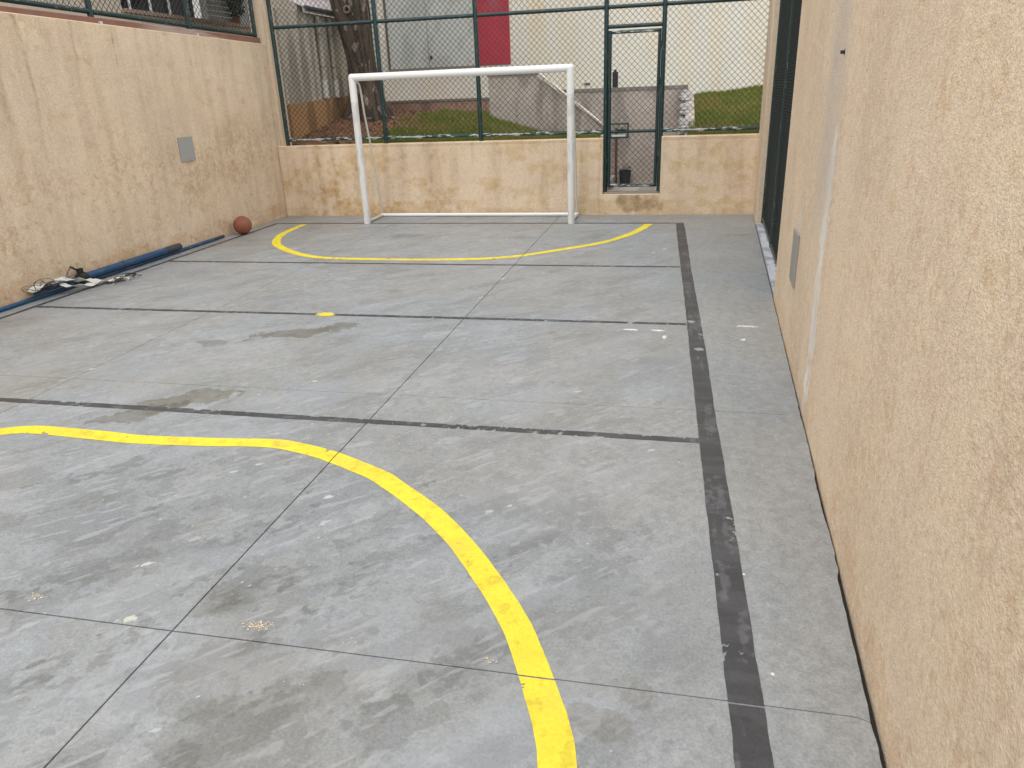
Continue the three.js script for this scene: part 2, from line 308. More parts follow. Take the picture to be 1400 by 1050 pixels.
const zBase = -10.05, zA = -7.47, zM = -5.53, zC = -3.51, xLs = -5.79;
const seq = (a, b, n, f) => Array.from({ length: n + 1 }, (_, i) => f(a + (b - a) * i / n));
paint(seq(-0.2, zBase - 0.03, 12, z => [sideX(z), z]), 0.104, 0.005, 20, 0.265, mBlack, 0.0016, 3, [[0.185, -4.95, 0.03], [0.14, -5.6, 0.03]]).userData.label = 'wide dark grey sideline beside the wall';
paint([[xLs, 0.3], [xLs, -3], [xLs, -6], [xLs, -9], [xLs, zBase]], 0.055, 0.02, 5, 0.3, mBlack, 0.0016, 5);
const cross = (z, w, seed, wear, dz = 0, step = 0.009, br = []) => paint([[xLs + 0.03, z], [-4, z + dz * 0.3], [-2, z + dz * 0.7], [sideX(z) - 0.055, z + dz]], w, step, 6, wear, mBlack, 0.0016, seed, br);
cross(zBase, 0.06, 11, 0.26); cross(zA, 0.05, 12, 0.33); cross(zM, 0.052, 13, 0.34, 0, 0.009, [[-2.868, zM, 0.06]]);
cross(zC, 0.055, 14, 0.345, 0, 0.005, [[-1.32, zC, 0.014], [-0.55, zC, 0.012]]);
const nearArc = [[-5.45, -0.8], [-5.4, -1.2], [-5.2, -1.75], [-4.85, -2.3], [-4.4, -2.75], [-4.02, -2.99], [-3.74, -3.08], [-3.528, -3.141], [-3.12, -3.127], [-2.815, -3.112], [-2.439, -3.135], [-2.1, -3.168], [-1.93, -3.155], [-1.68, -3.078], [-1.375, -2.935], [-1.24, -2.84], [-1.035, -2.675], [-0.91, -2.555], [-0.735, -2.357], [-0.585, -2.152], [-0.462, -1.96], [-0.357, -1.74], [-0.289, -1.577], [-0.25, -1.44], [-0.2, -1.15], [-0.18, -0.8]];
paint(nearArc, 0.102, 0.006, 18, 0.28, mYellow, 0.0018, 21).userData.label = 'bright yellow goal area arc crossing the open floor';
const farArc = [[-5.315, -9.96], [-5.3, -9.7], [-5.235, -9.15], [-5.03, -8.63], [-4.75, -8.27], [-4.33, -7.915], [-3.955, -7.74], [-3.5, -7.69], [-3.14, -7.68], [-2.7, -7.685], [-2.32, -7.72], [-2.03, -7.77], [-1.68, -7.93], [-1.27, -8.28], [-0.85, -8.7], [-0.565, -9.22], [-0.425, -9.66], [-0.355, -9.98]];
paint(farArc, 0.102, 0.010, 9, 0.31, mYellow, 0.0018, 23).userData.label = 'yellow goal area arc in front of the goal';
{ const c = []; for (let i = 0; i <= 8; i++) c.push([-2.868 - 0.085 + 0.17 * i / 8, zM]); paint(c, 0.10, 0.005, 20, 0.38, mYellow, 0.0018, 25, [[-2.96, zM + 0.055, 0.04], [-2.775, zM + 0.055, 0.035], [-2.96, zM - 0.055, 0.04], [-2.775, zM - 0.055, 0.04]]).userData.label = 'yellow centre mark'; }

// ------------------------------------------------------------ rendered walls
const CR = [0.735, 0.588, 0.43];
function plaster(o, s, y, opt) { // s along the wall, y height
  const a = fbm(s * 1.1 + opt.k, y * 1.1, 4), b = fbm(s * 5 + opt.k, y * 5, 4), g = vn(s * 230, y * 230) * 0.55 + vn(s * 110, y * 110) * 0.45;
  const k = (0.92 + 0.16 * a) * (0.95 + 0.10 * b) * (0.77 + 0.46 * g);
  o[0] = CR[0] * k; o[1] = CR[1] * k * (0.985 + 0.03 * b); o[2] = CR[2] * k * (0.97 + 0.06 * fbm(s * 2.2, y * 2.2 + opt.k, 3));
}
const dirt = (o, q, c = [0.42, 0.38, 0.32], amt = 1) => { q = Math.min(1, Math.max(0, q * amt)); for (let i = 0; i < 3; i++) o[i] = o[i] * mix(1, c[i] * 1.55, q); };
const mStucco = (map, bs = 0.0022) => new THREE.MeshStandardMaterial({ map, roughness: 0.92, bumpMap: tStucco, bumpScale: bs });

// long wall with the pipes at its foot: u = z, v = y
const tLong = texRect((z, y, o) => {
  plaster(o, z, y, { k: 3 });
  const n = fbm(z * 3.1, y * 3.1 + 20, 4), f = fbm(z * 16, y * 16, 3);
  const f2 = fbm(z * 38, y * 38 + 3), rag = 0.5 * (f - 0.5) + 0.5 * (f2 - 0.5);
  // smudged band where balls strike, patchy and grainy
  dirt(o, sm(0.30, 0.68, fbm(z * 0.8 + 50, y * 1.9 + 3) + 0.8 * rag) * sm(0.6, 0.1, Math.abs(y - 0.92 + 0.1 * (z + 8) + 0.5 * (n - 0.5))) * 0.75, [0.50, 0.445, 0.385]);
  // runs of dirt from the coping
  for (const [zc, w, len, am] of [[-6.05, 0.07, 1.7, 0.42], [-6.38, 0.05, 1.9, 0.4], [-7.05, 0.03, 0.9, 0.4], [-7.62, 0.03, 1.3, 0.42], [-8.0, 0.05, 0.6, 0.25], [-9.3, 0.05, 0.5, 0.2], [-6.7, 0.10, 1.1, 0.25], [-5.6, 0.06, 1.5, 0.4]]) {
    const zz = zc + 0.05 * (vn(y * 2.2, zc * 9) - 0.5) * 2, d = Math.abs(z - zz) / (w * (0.6 + 0.8 * vn(y * 5, zc * 5)));
    if (d < 1) dirt(o, (1 - d) * sm(len, len * 0.4, 2.5 - y + 0.5 * n) * am * 1.7 * (0.3 + f + rag));
  }
  dirt(o, sm(0.30, 0.75, fbm(z * 0.7 + 21, y * 0.7 + 33) + 0.25 * rag) * 0.30, [0.56, 0.545, 0.51]);
  dirt(o, sm(0.38, 0.78, fbm(z * 9 + 21, y * 0.7 + 13) + 0.3 * rag) * 0.42, [0.5, 0.475, 0.43]);
  // splashed soil along the foot, ragged
  dirt(o, sm(0.60, 1.15, fbm(z * 4 + 7, y * 7) + 0.9 * rag + 0.40 * sm(0.45, 0.0, y)) * 0.75, [0.54, 0.45, 0.36]);
  dirt(o, sm(0.72, 0.78, fbm(z * 11, y * 11 + 70, 3)) * sm(0.9, 0.1, y) * 0.5, [0.42, 0.34, 0.28]);
}, 2048, 768, -10.8, -2.8, 0, 2.6);
// end wall behind the goal: u = x, v = y
const tEnd = texRect((x, y, o) => {
  plaster(o, x, y, { k: 40 });
  const f = fbm(x * 16, y * 16, 3), n = fbm(x * 2.6 + 9, y * 1.1, 4);
  dirt(o, sm(0.46, 0.68, fbm(x * 7.5 + 3, y * 0.55 + 2, 4)) * (0.35 + 0.8 * f) * 0.36);                        // vertical runs
  for (const [xc, w, am] of [[-5.35, 0.09, 0.5], [-5.1, 0.06, 0.45], [-4.75, 0.08, 0.3], [-4.05, 0.12, 0.35], [-3.6, 0.08, 0.3], [-2.6, 0.06, 0.2], [-1.1, 0.03, 0.4]]) { const d = Math.abs(x - xc + 0.06 * (vn(y * 3, xc) - 0.5)) / w; if (d < 1) dirt(o, (1 - d) * am * 1.2 * (0.3 + f) * sm(0, 0.6, y + 0.5 * n)); }
  dirt(o, sm(0.36, 0.68, fbm(x * 1.7 + 31, y * 2.6, 4) + 0.4 * (f - 0.5)) * sm(0.75, 0.1, y - 0.3 * n) * sm(-2.2, -4.6, x) * 0.62 * (0.4 + f), [0.5, 0.4, 0.26]);
  dirt(o, sm(0.45, 0.78, fbm(x * 3 + 31, y * 6, 4) + 0.26 * sm(0.3, 0, y) + 0.4 * (f - 0.5)) * 0.4 * (0.5 + f), [0.5, 0.42, 0.24]);
  const dx = (x + 0.58) / 0.42, dy = (y - 0.16) / 0.14, e = Math.hypot(dx, dy) + 1.3 * (fbm(x * 9, y * 9 + 5, 4) - 0.5); dirt(o, sm(1.15, 0.6, e) * (0.3 + f) * 0.95, [0.34, 0.32, 0.28]);   // kicked stain under the gate
  if (y > 1.0) dirt(o, 0.45 * sm(0.4, 0.6, n + 0.2 * f), [0.5, 0.45, 0.4]);
  const q = Math.hypot((x + 4.05) / 0.09, (y - 0.86) / 0.05); dirt(o, sm(0.22, 0.05, Math.abs(q - 1)) * 0.3 * f);                     // round ball print
}, 2048, 512, -6.1, 1.2, 0, 1.1);
// wall beside the sideline: u = distance s along it (0 at the gate end), v = y
const S0 = -6.38, sOf = z => (z - S0) * 1.001;
const tSide = texRect((s, y, o) => {
  plaster(o, s, y, { k: 80 });
  const f = fbm(s * 16, y * 16, 3), n = fbm(s * 1.7, y * 1.7 + 9, 4), z = S0 + s;
  const rag = fbm(s * 40, y * 40) - 0.5; dirt(o, sm(0.40, 0.70, fbm(s * 1.3 + 10, y * 0.45 + 6) + 0.7 * rag + 0.3 * (f - 0.5)) * 0.30, [0.56, 0.54, 0.51]);
  dirt(o, sm(0.46, 0.7, fbm(s * 3.1 + 3, y * 0.6 + 2) + 0.8 * rag) * 0.18);
  // filled joint: pale filler, hand smeared
  const c = -3.93 + 0.05 * (vn(y * 2.3, 8) - 0.5) + (y < 0.35 ? 0.0 : 0), w = 0.095 + 0.045 * (vn(y * 6, 3) - 0.5) * 2;
  const d = Math.abs(z - c) + 0.30 * (fbm(s * 7, y * 3.2) - 0.5) + 0.10 * rag;
  const fill = sm(w, w * 0.45, d) * sm(1.86, 1.7, y + 0.1 * n);
  const tone = 0.74 + 0.16 * vn(y * 4, 4) + 0.1 * (f - 0.5); for (let i = 0; i < 3; i++) o[i] = mix(o[i], tone * [1.0, 0.95, 0.88][i], fill * Math.min(1, Math.max(0, 0.45 + 0.75 * fbm(s * 5 + 8, y * 6) + 0.9 * rag)));
  if (Math.abs(z - c - 0.05 - 0.12 * (fbm(y * 3, 4) - 0.5)) < 0.02 && y < 1.75) dirt(o, 0.55 * sm(0.4, 0.62, vn(y * 5, 9)) * (0.4 + f), [0.5, 0.52, 0.55]);
  // greyish wash smeared beside it, stronger higher up
  const smear = sm(0.42, 0.1, Math.abs(z + 4.12) + 0.15 * (n - 0.5)) * sm(0.55, 1.3, y + 0.5 * (n - 0.5)); const k2 = smear * (0.3 + 0.35 * f); for (let i = 0; i < 3; i++) o[i] = mix(o[i], [0.47, 0.42, 0.37][i], k2);
  if (Math.hypot(z + 3.94, (y - 1.81) * 1.4) < 0.022) dirt(o, 0.9, [0.15, 0.15, 0.15]);
  // bare filler round the cover plate
  if (z > -5.12 && z < -4.9 && y > 0.79 && y < 0.93 - (z + 4.9) * -0.3) { const q = 0.8 * sm(0.3, 0.5, f); o[0] = mix(o[0], 0.62, q); o[1] = mix(o[1], 0.6, q); o[2] = mix(o[2], 0.55, q); }
  dirt(o, sm(0.66, 0.84, fbm(s * 5 + 7, y * 9) + 0.5 * rag + 0.26 * sm(0.3, 0, y)) * 0.3, [0.56, 0.45, 0.34]);
  // fine cracks
  for (const [zc, y0, y1] of [[-2.0, 0.05, 0.5], [-1.85, 0.2, 0.95], [-2.6, 0.3, 0.7], [-1.72, 0.9, 1.3], [-3.1, 0.6, 1.1]]) if (y > y0 && y < y1) { const zz = zc + 0.1 * (fbm(y * 4, zc * 7, 4) - 0.5) + 0.09 * (y - y0); if (Math.abs(z - zz) < 0.0032 * vn(y * 30, zc)) dirt(o, 0.5, [0.35, 0.3, 0.25]); }
}, 2048, 1024, -0.3, 6.6, 0, 2.6);

{ // long wall
  const w = thing('perimeter_wall', 'long stained beige rendered wall with blue pipes lying at its foot', 'wall', [XL, 0, 0]);
  const g = extrudePoly([[-10.93, -0.25], [2.2, -0.25], [2.2, 2.53], [-6.3, 2.53], [-10.93, 2.47]], 0.2, 0.01); // shape x = z
  g.rotateY(-Math.PI / 2).translate(0, 0, 0);
  part('wall_face', g, mStucco(tLong), w);
  const cop = extrudePoly([[-10.78, 2.478], [2.2, 2.535], [2.2, 2.645], [-10.78, 2.55]], 0.15, 0.008); cop.rotateY(-Math.PI / 2).translate(-0.035, 0, 0);
  part('coping', cop, new THREE.MeshStandardMaterial({ map: texRect((u, v, o) => { const f = fbm(u * 7, v * 20, 4), d = sm(0.5, 0.62, fbm(u * 1.4 + 5, v * 9, 4)) * sm(-8.0, -8.6, u); o[0] = mix(0.21, 0.29, f); o[1] = mix(0.10, 0.15, f); o[2] = mix(0.068, 0.105, f); o[0] = mix(o[0], 0.4, d); o[1] = mix(o[1], 0.3, d); o[2] = mix(o[2], 0.25, d); }, 1024, 64, -11, -4, 2.4, 2.7), roughness: 0.9, bumpMap: tConcrete, bumpScale: 0.003 }), w).userData.label = 'red-brown coping strip';
  const pl = part('cover_plate', box(0.0005, 0.014, 1.035, 1.318, -8.665, -8.375, 0.002), new THREE.MeshStandardMaterial({ color: lin(0.33, 0.335, 0.315), roughness: 0.6 }), w);
  pl.userData.label = 'grey square cover plate';
  const sc = new THREE.MeshStandardMaterial({ color: lin(0.2, 0.2, 0.19), roughness: 0.5, metalness: 0.6 });
  for (const [y, z] of [[1.06, -8.52], [1.293, -8.52]]) part('screw', new THREE.CylinderGeometry(0.006, 0.006, 0.004, 10).rotateZ(Math.PI / 2).translate(0.0148, y, z), sc, pl);
}
{ // end wall with the doorway of the gate
  const w = thing('perimeter_wall', 'low beige rendered end wall behind the goal, with the gate opening', 'wall', [0, 0, ZB]);
  const s = 0.29, xa = -1.045, xb = -0.25;
  const g = extrudePoly([[-6.0, -0.25], [1.1, -0.25], [1.1, 1.05], [xb, 1.05], [xb, s], [xa, s], [xa, 1.045], [-6.0, 1.045]], 0.2, 0.01); g.translate(0, 0, -0.2);
  part('wall_face', g, mStucco(tEnd), w);
  part('sill', box(xa + 0.012, xb - 0.012, s - 0.03, s + 0.022, -0.19, -0.018, 0.006), new THREE.MeshStandardMaterial({ color: lin(0.27, 0.235, 0.2), roughness: 0.9, bumpMap: tConcrete, bumpScale: 0.003 }), w);
}
const sideMat = mStucco(tSide, 0.0022);
const sideAngle = Math.atan(0.0448);
{ // wall beside the sideline; local +x along the wall from the gate end, +y up, front face at local z = 0
  const w = thing('perimeter_wall', 'tall coarse beige rendered wall beside the dark sideline, with pale filled joint', 'wall', [wallX(S0), 0, S0]);
  w.rotation.y = -Math.PI / 2 - 0; // local x -> +z
  w.rotation.y = -Math.PI / 2 - sideAngle * 1;
  const g = extrudePoly([[0, -0.25], [9.0, -0.25], [9.0, 2.6], [0, 2.6]], 0.2, 0.01); g.translate(0, 0, -0.2);
  part('wall_face', g, sideMat, w);
  const pl = part('cover_plate', box(sOf(-5.19), sOf(-4.9), 0.455, 0.79, 0.0005, 0.013, 0.002), new THREE.MeshStandardMaterial({ color: lin(0.30, 0.295, 0.27), roughness: 0.55 }), w);
  pl.userData.label = 'grey square cover plate';
  part('wall_anchor', new THREE.CylinderGeometry(0.008, 0.008, 0.02, 10).rotateX(Math.PI / 2).translate(sOf(-3.94), 1.81, 0.008), new THREE.MeshStandardMaterial({ color: lin(0.03, 0.03, 0.03), roughness: 0.7 }), w);
}
{ // short pier between end wall and side gate
  const w = thing('wall_pier', 'narrow beige rendered pier between the end wall and the dark green side gate', 'pier', [0, 0, 0]);
  const g = box(0.99, 1.19, -0.25, 3.05, -10.97, -9.99, 0.008);
  const p = g.attributes.position; for (let i = 0; i < p.count; i++) p.setX(i, p.getX(i) + (-0.0448 * (p.getZ(i) + 9.99)));
  const m = mStucco(tStuccoPlain(), 0.003); part('pier_shaft', g, m, w);
}
function tStuccoPlain() { if (!tStuccoPlain.t) tStuccoPlain.t = texRect((u, v, o) => { plaster(o, u, v, { k: 120 }); dirt(o, sm(0.45, 0.7, fbm(u * 6, v * 0.8, 4)) * 0.25); }, 512, 512, 0, 3, 0, 3); return tStuccoPlain.t; }
{ const w = thing('wall_pier', 'square beige pier on the corner of the long wall beside the fence', 'pier', [0, 0, 0]);
  part('pier_shaft', box(-6.21, -5.945, -0.2, 3.3, -11.12, -10.86, 0.008), mStucco(tStuccoPlain(), 0.003), w); }

// ------------------------------------------------------------ green fences and gates
const tGreen = texRect((u, v, o) => { const f = fbm(u * 30, v * 6, 4), g = vn(u * 200, v * 200); const k = 0.8 + 0.3 * f + 0.1 * g; o[0] = 0.005 * k; o[1] = 0.030 * k; o[2] = 0.030 * k; const c = sm(0.74, 0.78, fbm(u * 40 + 3, v * 24, 3)); o[0] = mix(o[0], 0.2, c * 0.5); o[1] = mix(o[1], 0.24, c * 0.5); o[2] = mix(o[2], 0.22, c * 0.5); }, 256, 1024, 0, 0.3, 0, 3);
const tGreenWorn = texRect((u, v, o) => { const f = fbm(u * 30, v * 6, 4); const k = 0.8 + 0.3 * f; o[0] = 0.008 * k; o[1] = 0.045 * k; o[2] = 0.043 * k; const c = sm(0.60, 0.64, fbm(u * 34 + 3, v * 15, 4)); o[0] = mix(o[0], 0.5, c * 0.85); o[1] = mix(o[1], 0.52, c * 0.85); o[2] = mix(o[2], 0.5, c * 0.85); }, 256, 1024, 0, 0.3, 0, 3);
const mGreen = new THREE.MeshPhysicalMaterial({ map: tGreen, roughness: 0.46, clearcoat: 0.12, clearcoatRoughness: 0.3 });
const mGreenWorn = new THREE.MeshStandardMaterial({ map: tGreenWorn, roughness: 0.5 });
const mWire = new THREE.MeshStandardMaterial({ color: lin(0.035, 0.042, 0.036), roughness: 0.75 });
const ZF = -10.84;
const FP = [-5.86, -4.265, -2.81, -1.022, -0.268, 1.075];
{
  const f = thing('chain_link_fence', 'dark green tube fence with diamond wire netting standing on the end wall', 'fence', [0, 0, ZF]);
  const top = 4.3, yB = 1.125, yT = 2.675;
  FP.forEach((x, i) => {
    const foot = i === 3 || i === 4 ? 0.30 : 1.03;
    part('post', [tube(V(x, foot, 0), V(x, top, 0), 0.031, 14), new THREE.SphereGeometry(0.033, 12, 6).translate(x, top, 0)], mGreen, f);
  });
  for (let i = 0; i < 5; i++) {
    const a = FP[i] + 0.03, b = FP[i + 1] - 0.03;
    part('rail', tube(V(a, yT, 0), V(b, yT, 0), 0.025, 12), mGreen, f);
    if (i !== 3) part('rail', tube(V(a, yB, 0), V(b, yB, 0), 0.024, 12), mGreenWorn, f).userData.label = 'bottom rail with flaking paint';
    part('rail', tube(V(a, top - 0.03, 0), V(b, top - 0.03, 0), 0.024, 10), mGreen, f);
    const y0 = i === 3 ? 2.46 : yB, n = chainLink(b - a, top - 0.03 - y0); n.translate(a, y0, 0);
    part('wire_netting', n, mWire, f, 'stuff');
  }
  part('header', tube(V(FP[3] + 0.03, 2.44, 0), V(FP[4] - 0.03, 2.44, 0), 0.025, 12), mGreen, f);
}
{ // gate leaf in the end wall
  const g = thing('wire_gate', 'narrow dark green tube gate with diamond wire netting set in the end wall', 'gate', [0, 0, ZF + 0.012]);
  const xa = -0.968, xb = -0.322, y0 = 0.40, y1 = 2.372, ym = 1.125;
  part('stile', tube(V(xa, y0 - 0.02, 0), V(xa, y1 + 0.02, 0), 0.022, 14), mGreen, g);
  part('stile', tube(V(xb, y0 - 0.02, 0), V(xb, y1 + 0.02, 0), 0.022, 14), mGreen, g);
  part('rail', tube(V(xa + 0.02, y1, 0), V(xb - 0.02, y1, 0), 0.022, 12), new THREE.MeshStandardMaterial({ map: tGreenWorn, roughness: 0.3 }), g);
  part('rail', tube(V(xa + 0.02, ym, 0), V(xb - 0.02, ym, 0), 0.022, 12), mGreen, g);
  part('rail', tube(V(xa + 0.02, y0, 0), V(xb - 0.02, y0, 0), 0.022, 12), mGreenWorn, g);
  const n = chainLink(xb - xa - 0.03, y1 - y0 - 0.03); n.translate(xa + 0.015, y0 + 0.015, -0.004); part('wire_netting', n, mWire, g, 'stuff');
  const L = part('latch_frame', [box(-0.945, -0.70, 1.215, 1.235, -0.02, 0.03), box(-0.945, -0.70, 1.035, 1.058, -0.02, 0.03), box(-0.72, -0.70, 1.058, 1.215, -0.02, 0.03)], mGreen, g);
  part('latch_plate', box(-0.93, -0.74, 1.06, 1.085, -0.03, 0.032), new THREE.MeshStandardMaterial({ color: lin(0.5, 0.52, 0.5), roughness: 0.6 }), L);
  part('bolt', [tube(V(-0.86, 1.15, 0.02), V(-0.74, 1.15, 0.02), 0.011, 10), tube(V(-0.79, 1.15, 0.02), V(-0.79, 1.185, 0.045), 0.009, 8)], mGreen, L);
  for (const y of [0.75, 1.75, 2.2]) part('hinge', tube(V(xb + 0.028, y - 0.045, 0), V(xb + 0.028, y + 0.045, 0), 0.0095, 10), mGreen, g);
}
{ // fence on the long wall
  const f = thing('chain_link_fence', 'dark green tube fence with wire netting on top of the long wall', 'fence', [-6.11, 0, 0]);
  const yAt = z => 2.53 + (z + 10.75) * 0.0135, Zp = [-10.78, -9.2, -7.5, -5.8];
  const mBr = new THREE.MeshStandardMaterial({ color: lin(0.6, 0.6, 0.57), roughness: 0.6 });
  Zp.forEach(z => {
    const p = part('post', tube(V(0, yAt(z) - 0.04, z), V(0, 4.3, z), 0.031, 14), mGreen, f);
    part('foot_bracket', [box(0.035, 0.1, yAt(z) - 0.05, yAt(z) - 0.035, z - 0.035, z + 0.0), box(0.092, 0.1, yAt(z) - 0.085, yAt(z) - 0.05, z - 0.035, z)], mBr, p).userData.label = 'pale foot bracket';
  });
  for (let i = 0; i < 3; i++) {
    const a = Zp[i] + 0.03, b = Zp[i + 1] - 0.03;
    part('rail', tube(V(0, yAt(a) + 0.06, a), V(0, yAt(b) + 0.06, b), 0.026, 12), mGreen, f);
    part('rail', tube(V(0, 4.25, a), V(0, 4.25, b), 0.024, 10), mGreen, f);
    const n = chainLink(b - a, 4.25 - yAt(b) - 0.06); n.rotateY(-Math.PI / 2).translate(0, yAt(b) + 0.06, a); part('wire_netting', n, mWire, f, 'stuff');
  }
}
{ // side gate between the pier and the tall wall; local +x runs towards the camera
  const g = thing('side_gate', 'tall dark green metal gate between the pier and the tall wall', 'gate', [wallX(-9.95) + 0.10, 0, -9.95]);
  g.rotation.y = -Math.PI / 2 - sideAngle; const Lg = 3.5, H = 3.0;
  part('post', tube(V(0, 0.02, 0), V(0, H, 0), 0.035, 14), mGreen, g); part('post', tube(V(Lg, 0.02, 0), V(Lg, H, 0), 0.035, 14), mGreen, g);
  for (const [a, b] of [[0.1, Lg / 2 - 0.02], [Lg / 2 + 0.02, Lg - 0.1]]) {
    const m = part('leaf_frame', [tube(V(a, 0.06, 0.01), V(a, H - 0.04, 0.01), 0.026, 12), tube(V(b, 0.06, 0.01), V(b, H - 0.04, 0.01), 0.026, 12), tube(V(a, 0.085, 0.01), V(b, 0.085, 0.01), 0.024, 12), tube(V(a, H - 0.06, 0.01), V(b, H - 0.06, 0.01), 0.024, 12)], mGreen, g);
    part('sheet_panel', box(a, b, 0.07, H - 0.05, -0.026, -0.02), new THREE.MeshStandardMaterial({ color: lin(0.008, 0.036, 0.034), roughness: 0.7 }), g);
    const n = chainLink(b - a, H - 0.12, 0.055, 0.0018); n.translate(a, 0.07, 0.022); part('wire_netting', n, mWire, m, 'stuff');
  }
}
{ // threshold stones in front of the side gate
  const k = thing('stone_kerb', 'row of pale grey granite kerb stones under the dark green side gate', 'kerb', [0, 0, 0]);
  const m = new THREE.MeshStandardMaterial({ map: texRect((u, v, o) => { const f = fbm(u * 12, v * 12, 4), g = vn(u * 120, v * 120), s = sm(0.62, 0.7, fbm(u * 9 + 4, v * 9, 3)); const b = (0.42 + 0.16 * f) * (0.85 + 0.3 * g) * (1 - 0.35 * s); o[0] = b * 0.96; o[1] = b * 0.98; o[2] = b * 1.05; }, 512, 512, 0, 1.5, 0, 1.5), roughness: 0.85, bumpMap: tConcrete, bumpScale: 0.006 });
  for (const [z0, z1, dy] of [[-9.975, -9.42, 0.012], [-9.41, -8.87, 0.018], [-8.855, -8.2, 0.014], [-8.19, -7.62, 0.02], [-7.605, -7.0, 0.015], [-6.985, -6.40, 0.012]]) {
    const g = box(0.006, 0.26, -0.2, dy, z0, z1, 0.01); const p = g.attributes.position; for (let i = 0; i < p.count; i++) p.setX(i, p.getX(i) + wallX(p.getZ(i)));
    part('stone', g, m, k);
  }
}

// ------------------------------------------------------------ goal
{
  const g = thing('football_goal', 'white steel tube goal frame without a net in front of the end wall', 'goal', [-2.88, 0, -10.05]);
  const hw = 1.48, r = 0.047, H = 1.965;
  const tW = texRect((u, v, o) => { const f = fbm(u * 14, v * 5, 4), d = sm(0.60, 0.72, fbm(u * 30 + 9, v * 7, 4)); const b = (0.70 + 0.08 * f) * (1 - 0.16 * d); o[0] = b; o[1] = b * 0.99; o[2] = b * 0.965; }, 256, 512, 0, 0.6, 0, 2);
  const mW = new THREE.MeshStandardMaterial({ map: tW, roughness: 0.42 });
  const mBright = new THREE.MeshStandardMaterial({ color: lin(0.82, 0.82, 0.81), roughness: 0.38 });
  const mThin = new THREE.MeshStandardMaterial({ color: lin(0.62, 0.6, 0.54), roughness: 0.5 });
  for (const s of [-1, 1]) {
    const p = part('post', tube(V(s * hw, 0, 0), V(s * hw, H - 0.33, 0), r, 20), mW, g); p.userData.label = 'greyed lower post';
    part('corner_joint', [tube(V(s * hw, H - 0.33, 0), V(s * hw, H - 0.02, 0), r + 0.002, 20), new THREE.SphereGeometry(r + 0.002, 20, 12).translate(s * hw, H - 0.02, 0)], mBright, g);
    part('stay', pathTube([V(s * hw, H - 0.05, -0.03), V(s * hw, H - 0.07, -0.12), V(s * hw, H - 0.1, -0.21), V(s * hw, H - 0.19, -0.255), V(s * hw, H - 0.5, -0.3), V(s * hw, 1.0, -0.42), V(s * hw, 0.06, -0.60)], 0.0135, 10, 60), mThin, g);
    part('ground_bar', tube(V(s * hw, 0.022, -0.04), V(s * hw, 0.022, -0.58), 0.021, 12), mThin, g);
  }
  part('crossbar', tube(V(-hw + 0.02, H - 0.02, 0), V(hw - 0.02, H - 0.02, 0), r, 20), mBright, g);
  part('ground_bar', tube(V(-hw - 0.02, 0.026, -0.60), V(hw + 0.02, 0.026, -0.60), 0.0255, 12), mBright, g);
}

// ------------------------------------------------------------ ball
{
  const g = new THREE.SphereGeometry(0.122, 72, 48), p = g.attributes.position, q = new THREE.Quaternion().setFromEuler(new THREE.Euler(0.6, 0.4, 0.9)), v = V(0, 0, 0);
  for (let i = 0; i < p.count; i++) {
    v.fromBufferAttribute(p, i).normalize(); const w = v.clone().applyQuaternion(q);
    const d = Math.min(Math.abs(w.x), Math.abs(w.y), Math.abs(Math.hypot(w.y * 0.9, w.z - 1.15) - 0.78), Math.abs(Math.hypot(w.y * 0.9, w.z + 1.15) - 0.78));
    const rr = 0.122 - 0.0025 * sm(0.05, 0.02, d) + 0.0006 * (vn(w.x * 60 + 9, w.y * 60 + w.z * 40) - 0.5); p.setXYZ(i, v.x * rr, v.y * rr, v.z * rr);
  }
  g.computeVertexNormals();
  const t = texRect((u, vv, o) => { const f = fbm(u * 12, vv * 12, 4), d = sm(0.5, 0.7, fbm(u * 5 + 3, vv * 5, 4)); o[0] = mix(0.25, 0.31, f) * (1 - 0.15 * d); o[1] = mix(0.070, 0.095, f) * (1 + 0.2 * d); o[2] = mix(0.034, 0.05, f) * (1 + 0.35 * d); }, 256, 256, 0, 1, 0, 1);
  const m = single('basketball', 'worn orange-red basketball resting against the long wall', 'ball', g, new THREE.MeshStandardMaterial({ map: t, roughness: 0.75 }));
  m.position.set(-5.825, 0.1235, -9.19);
}

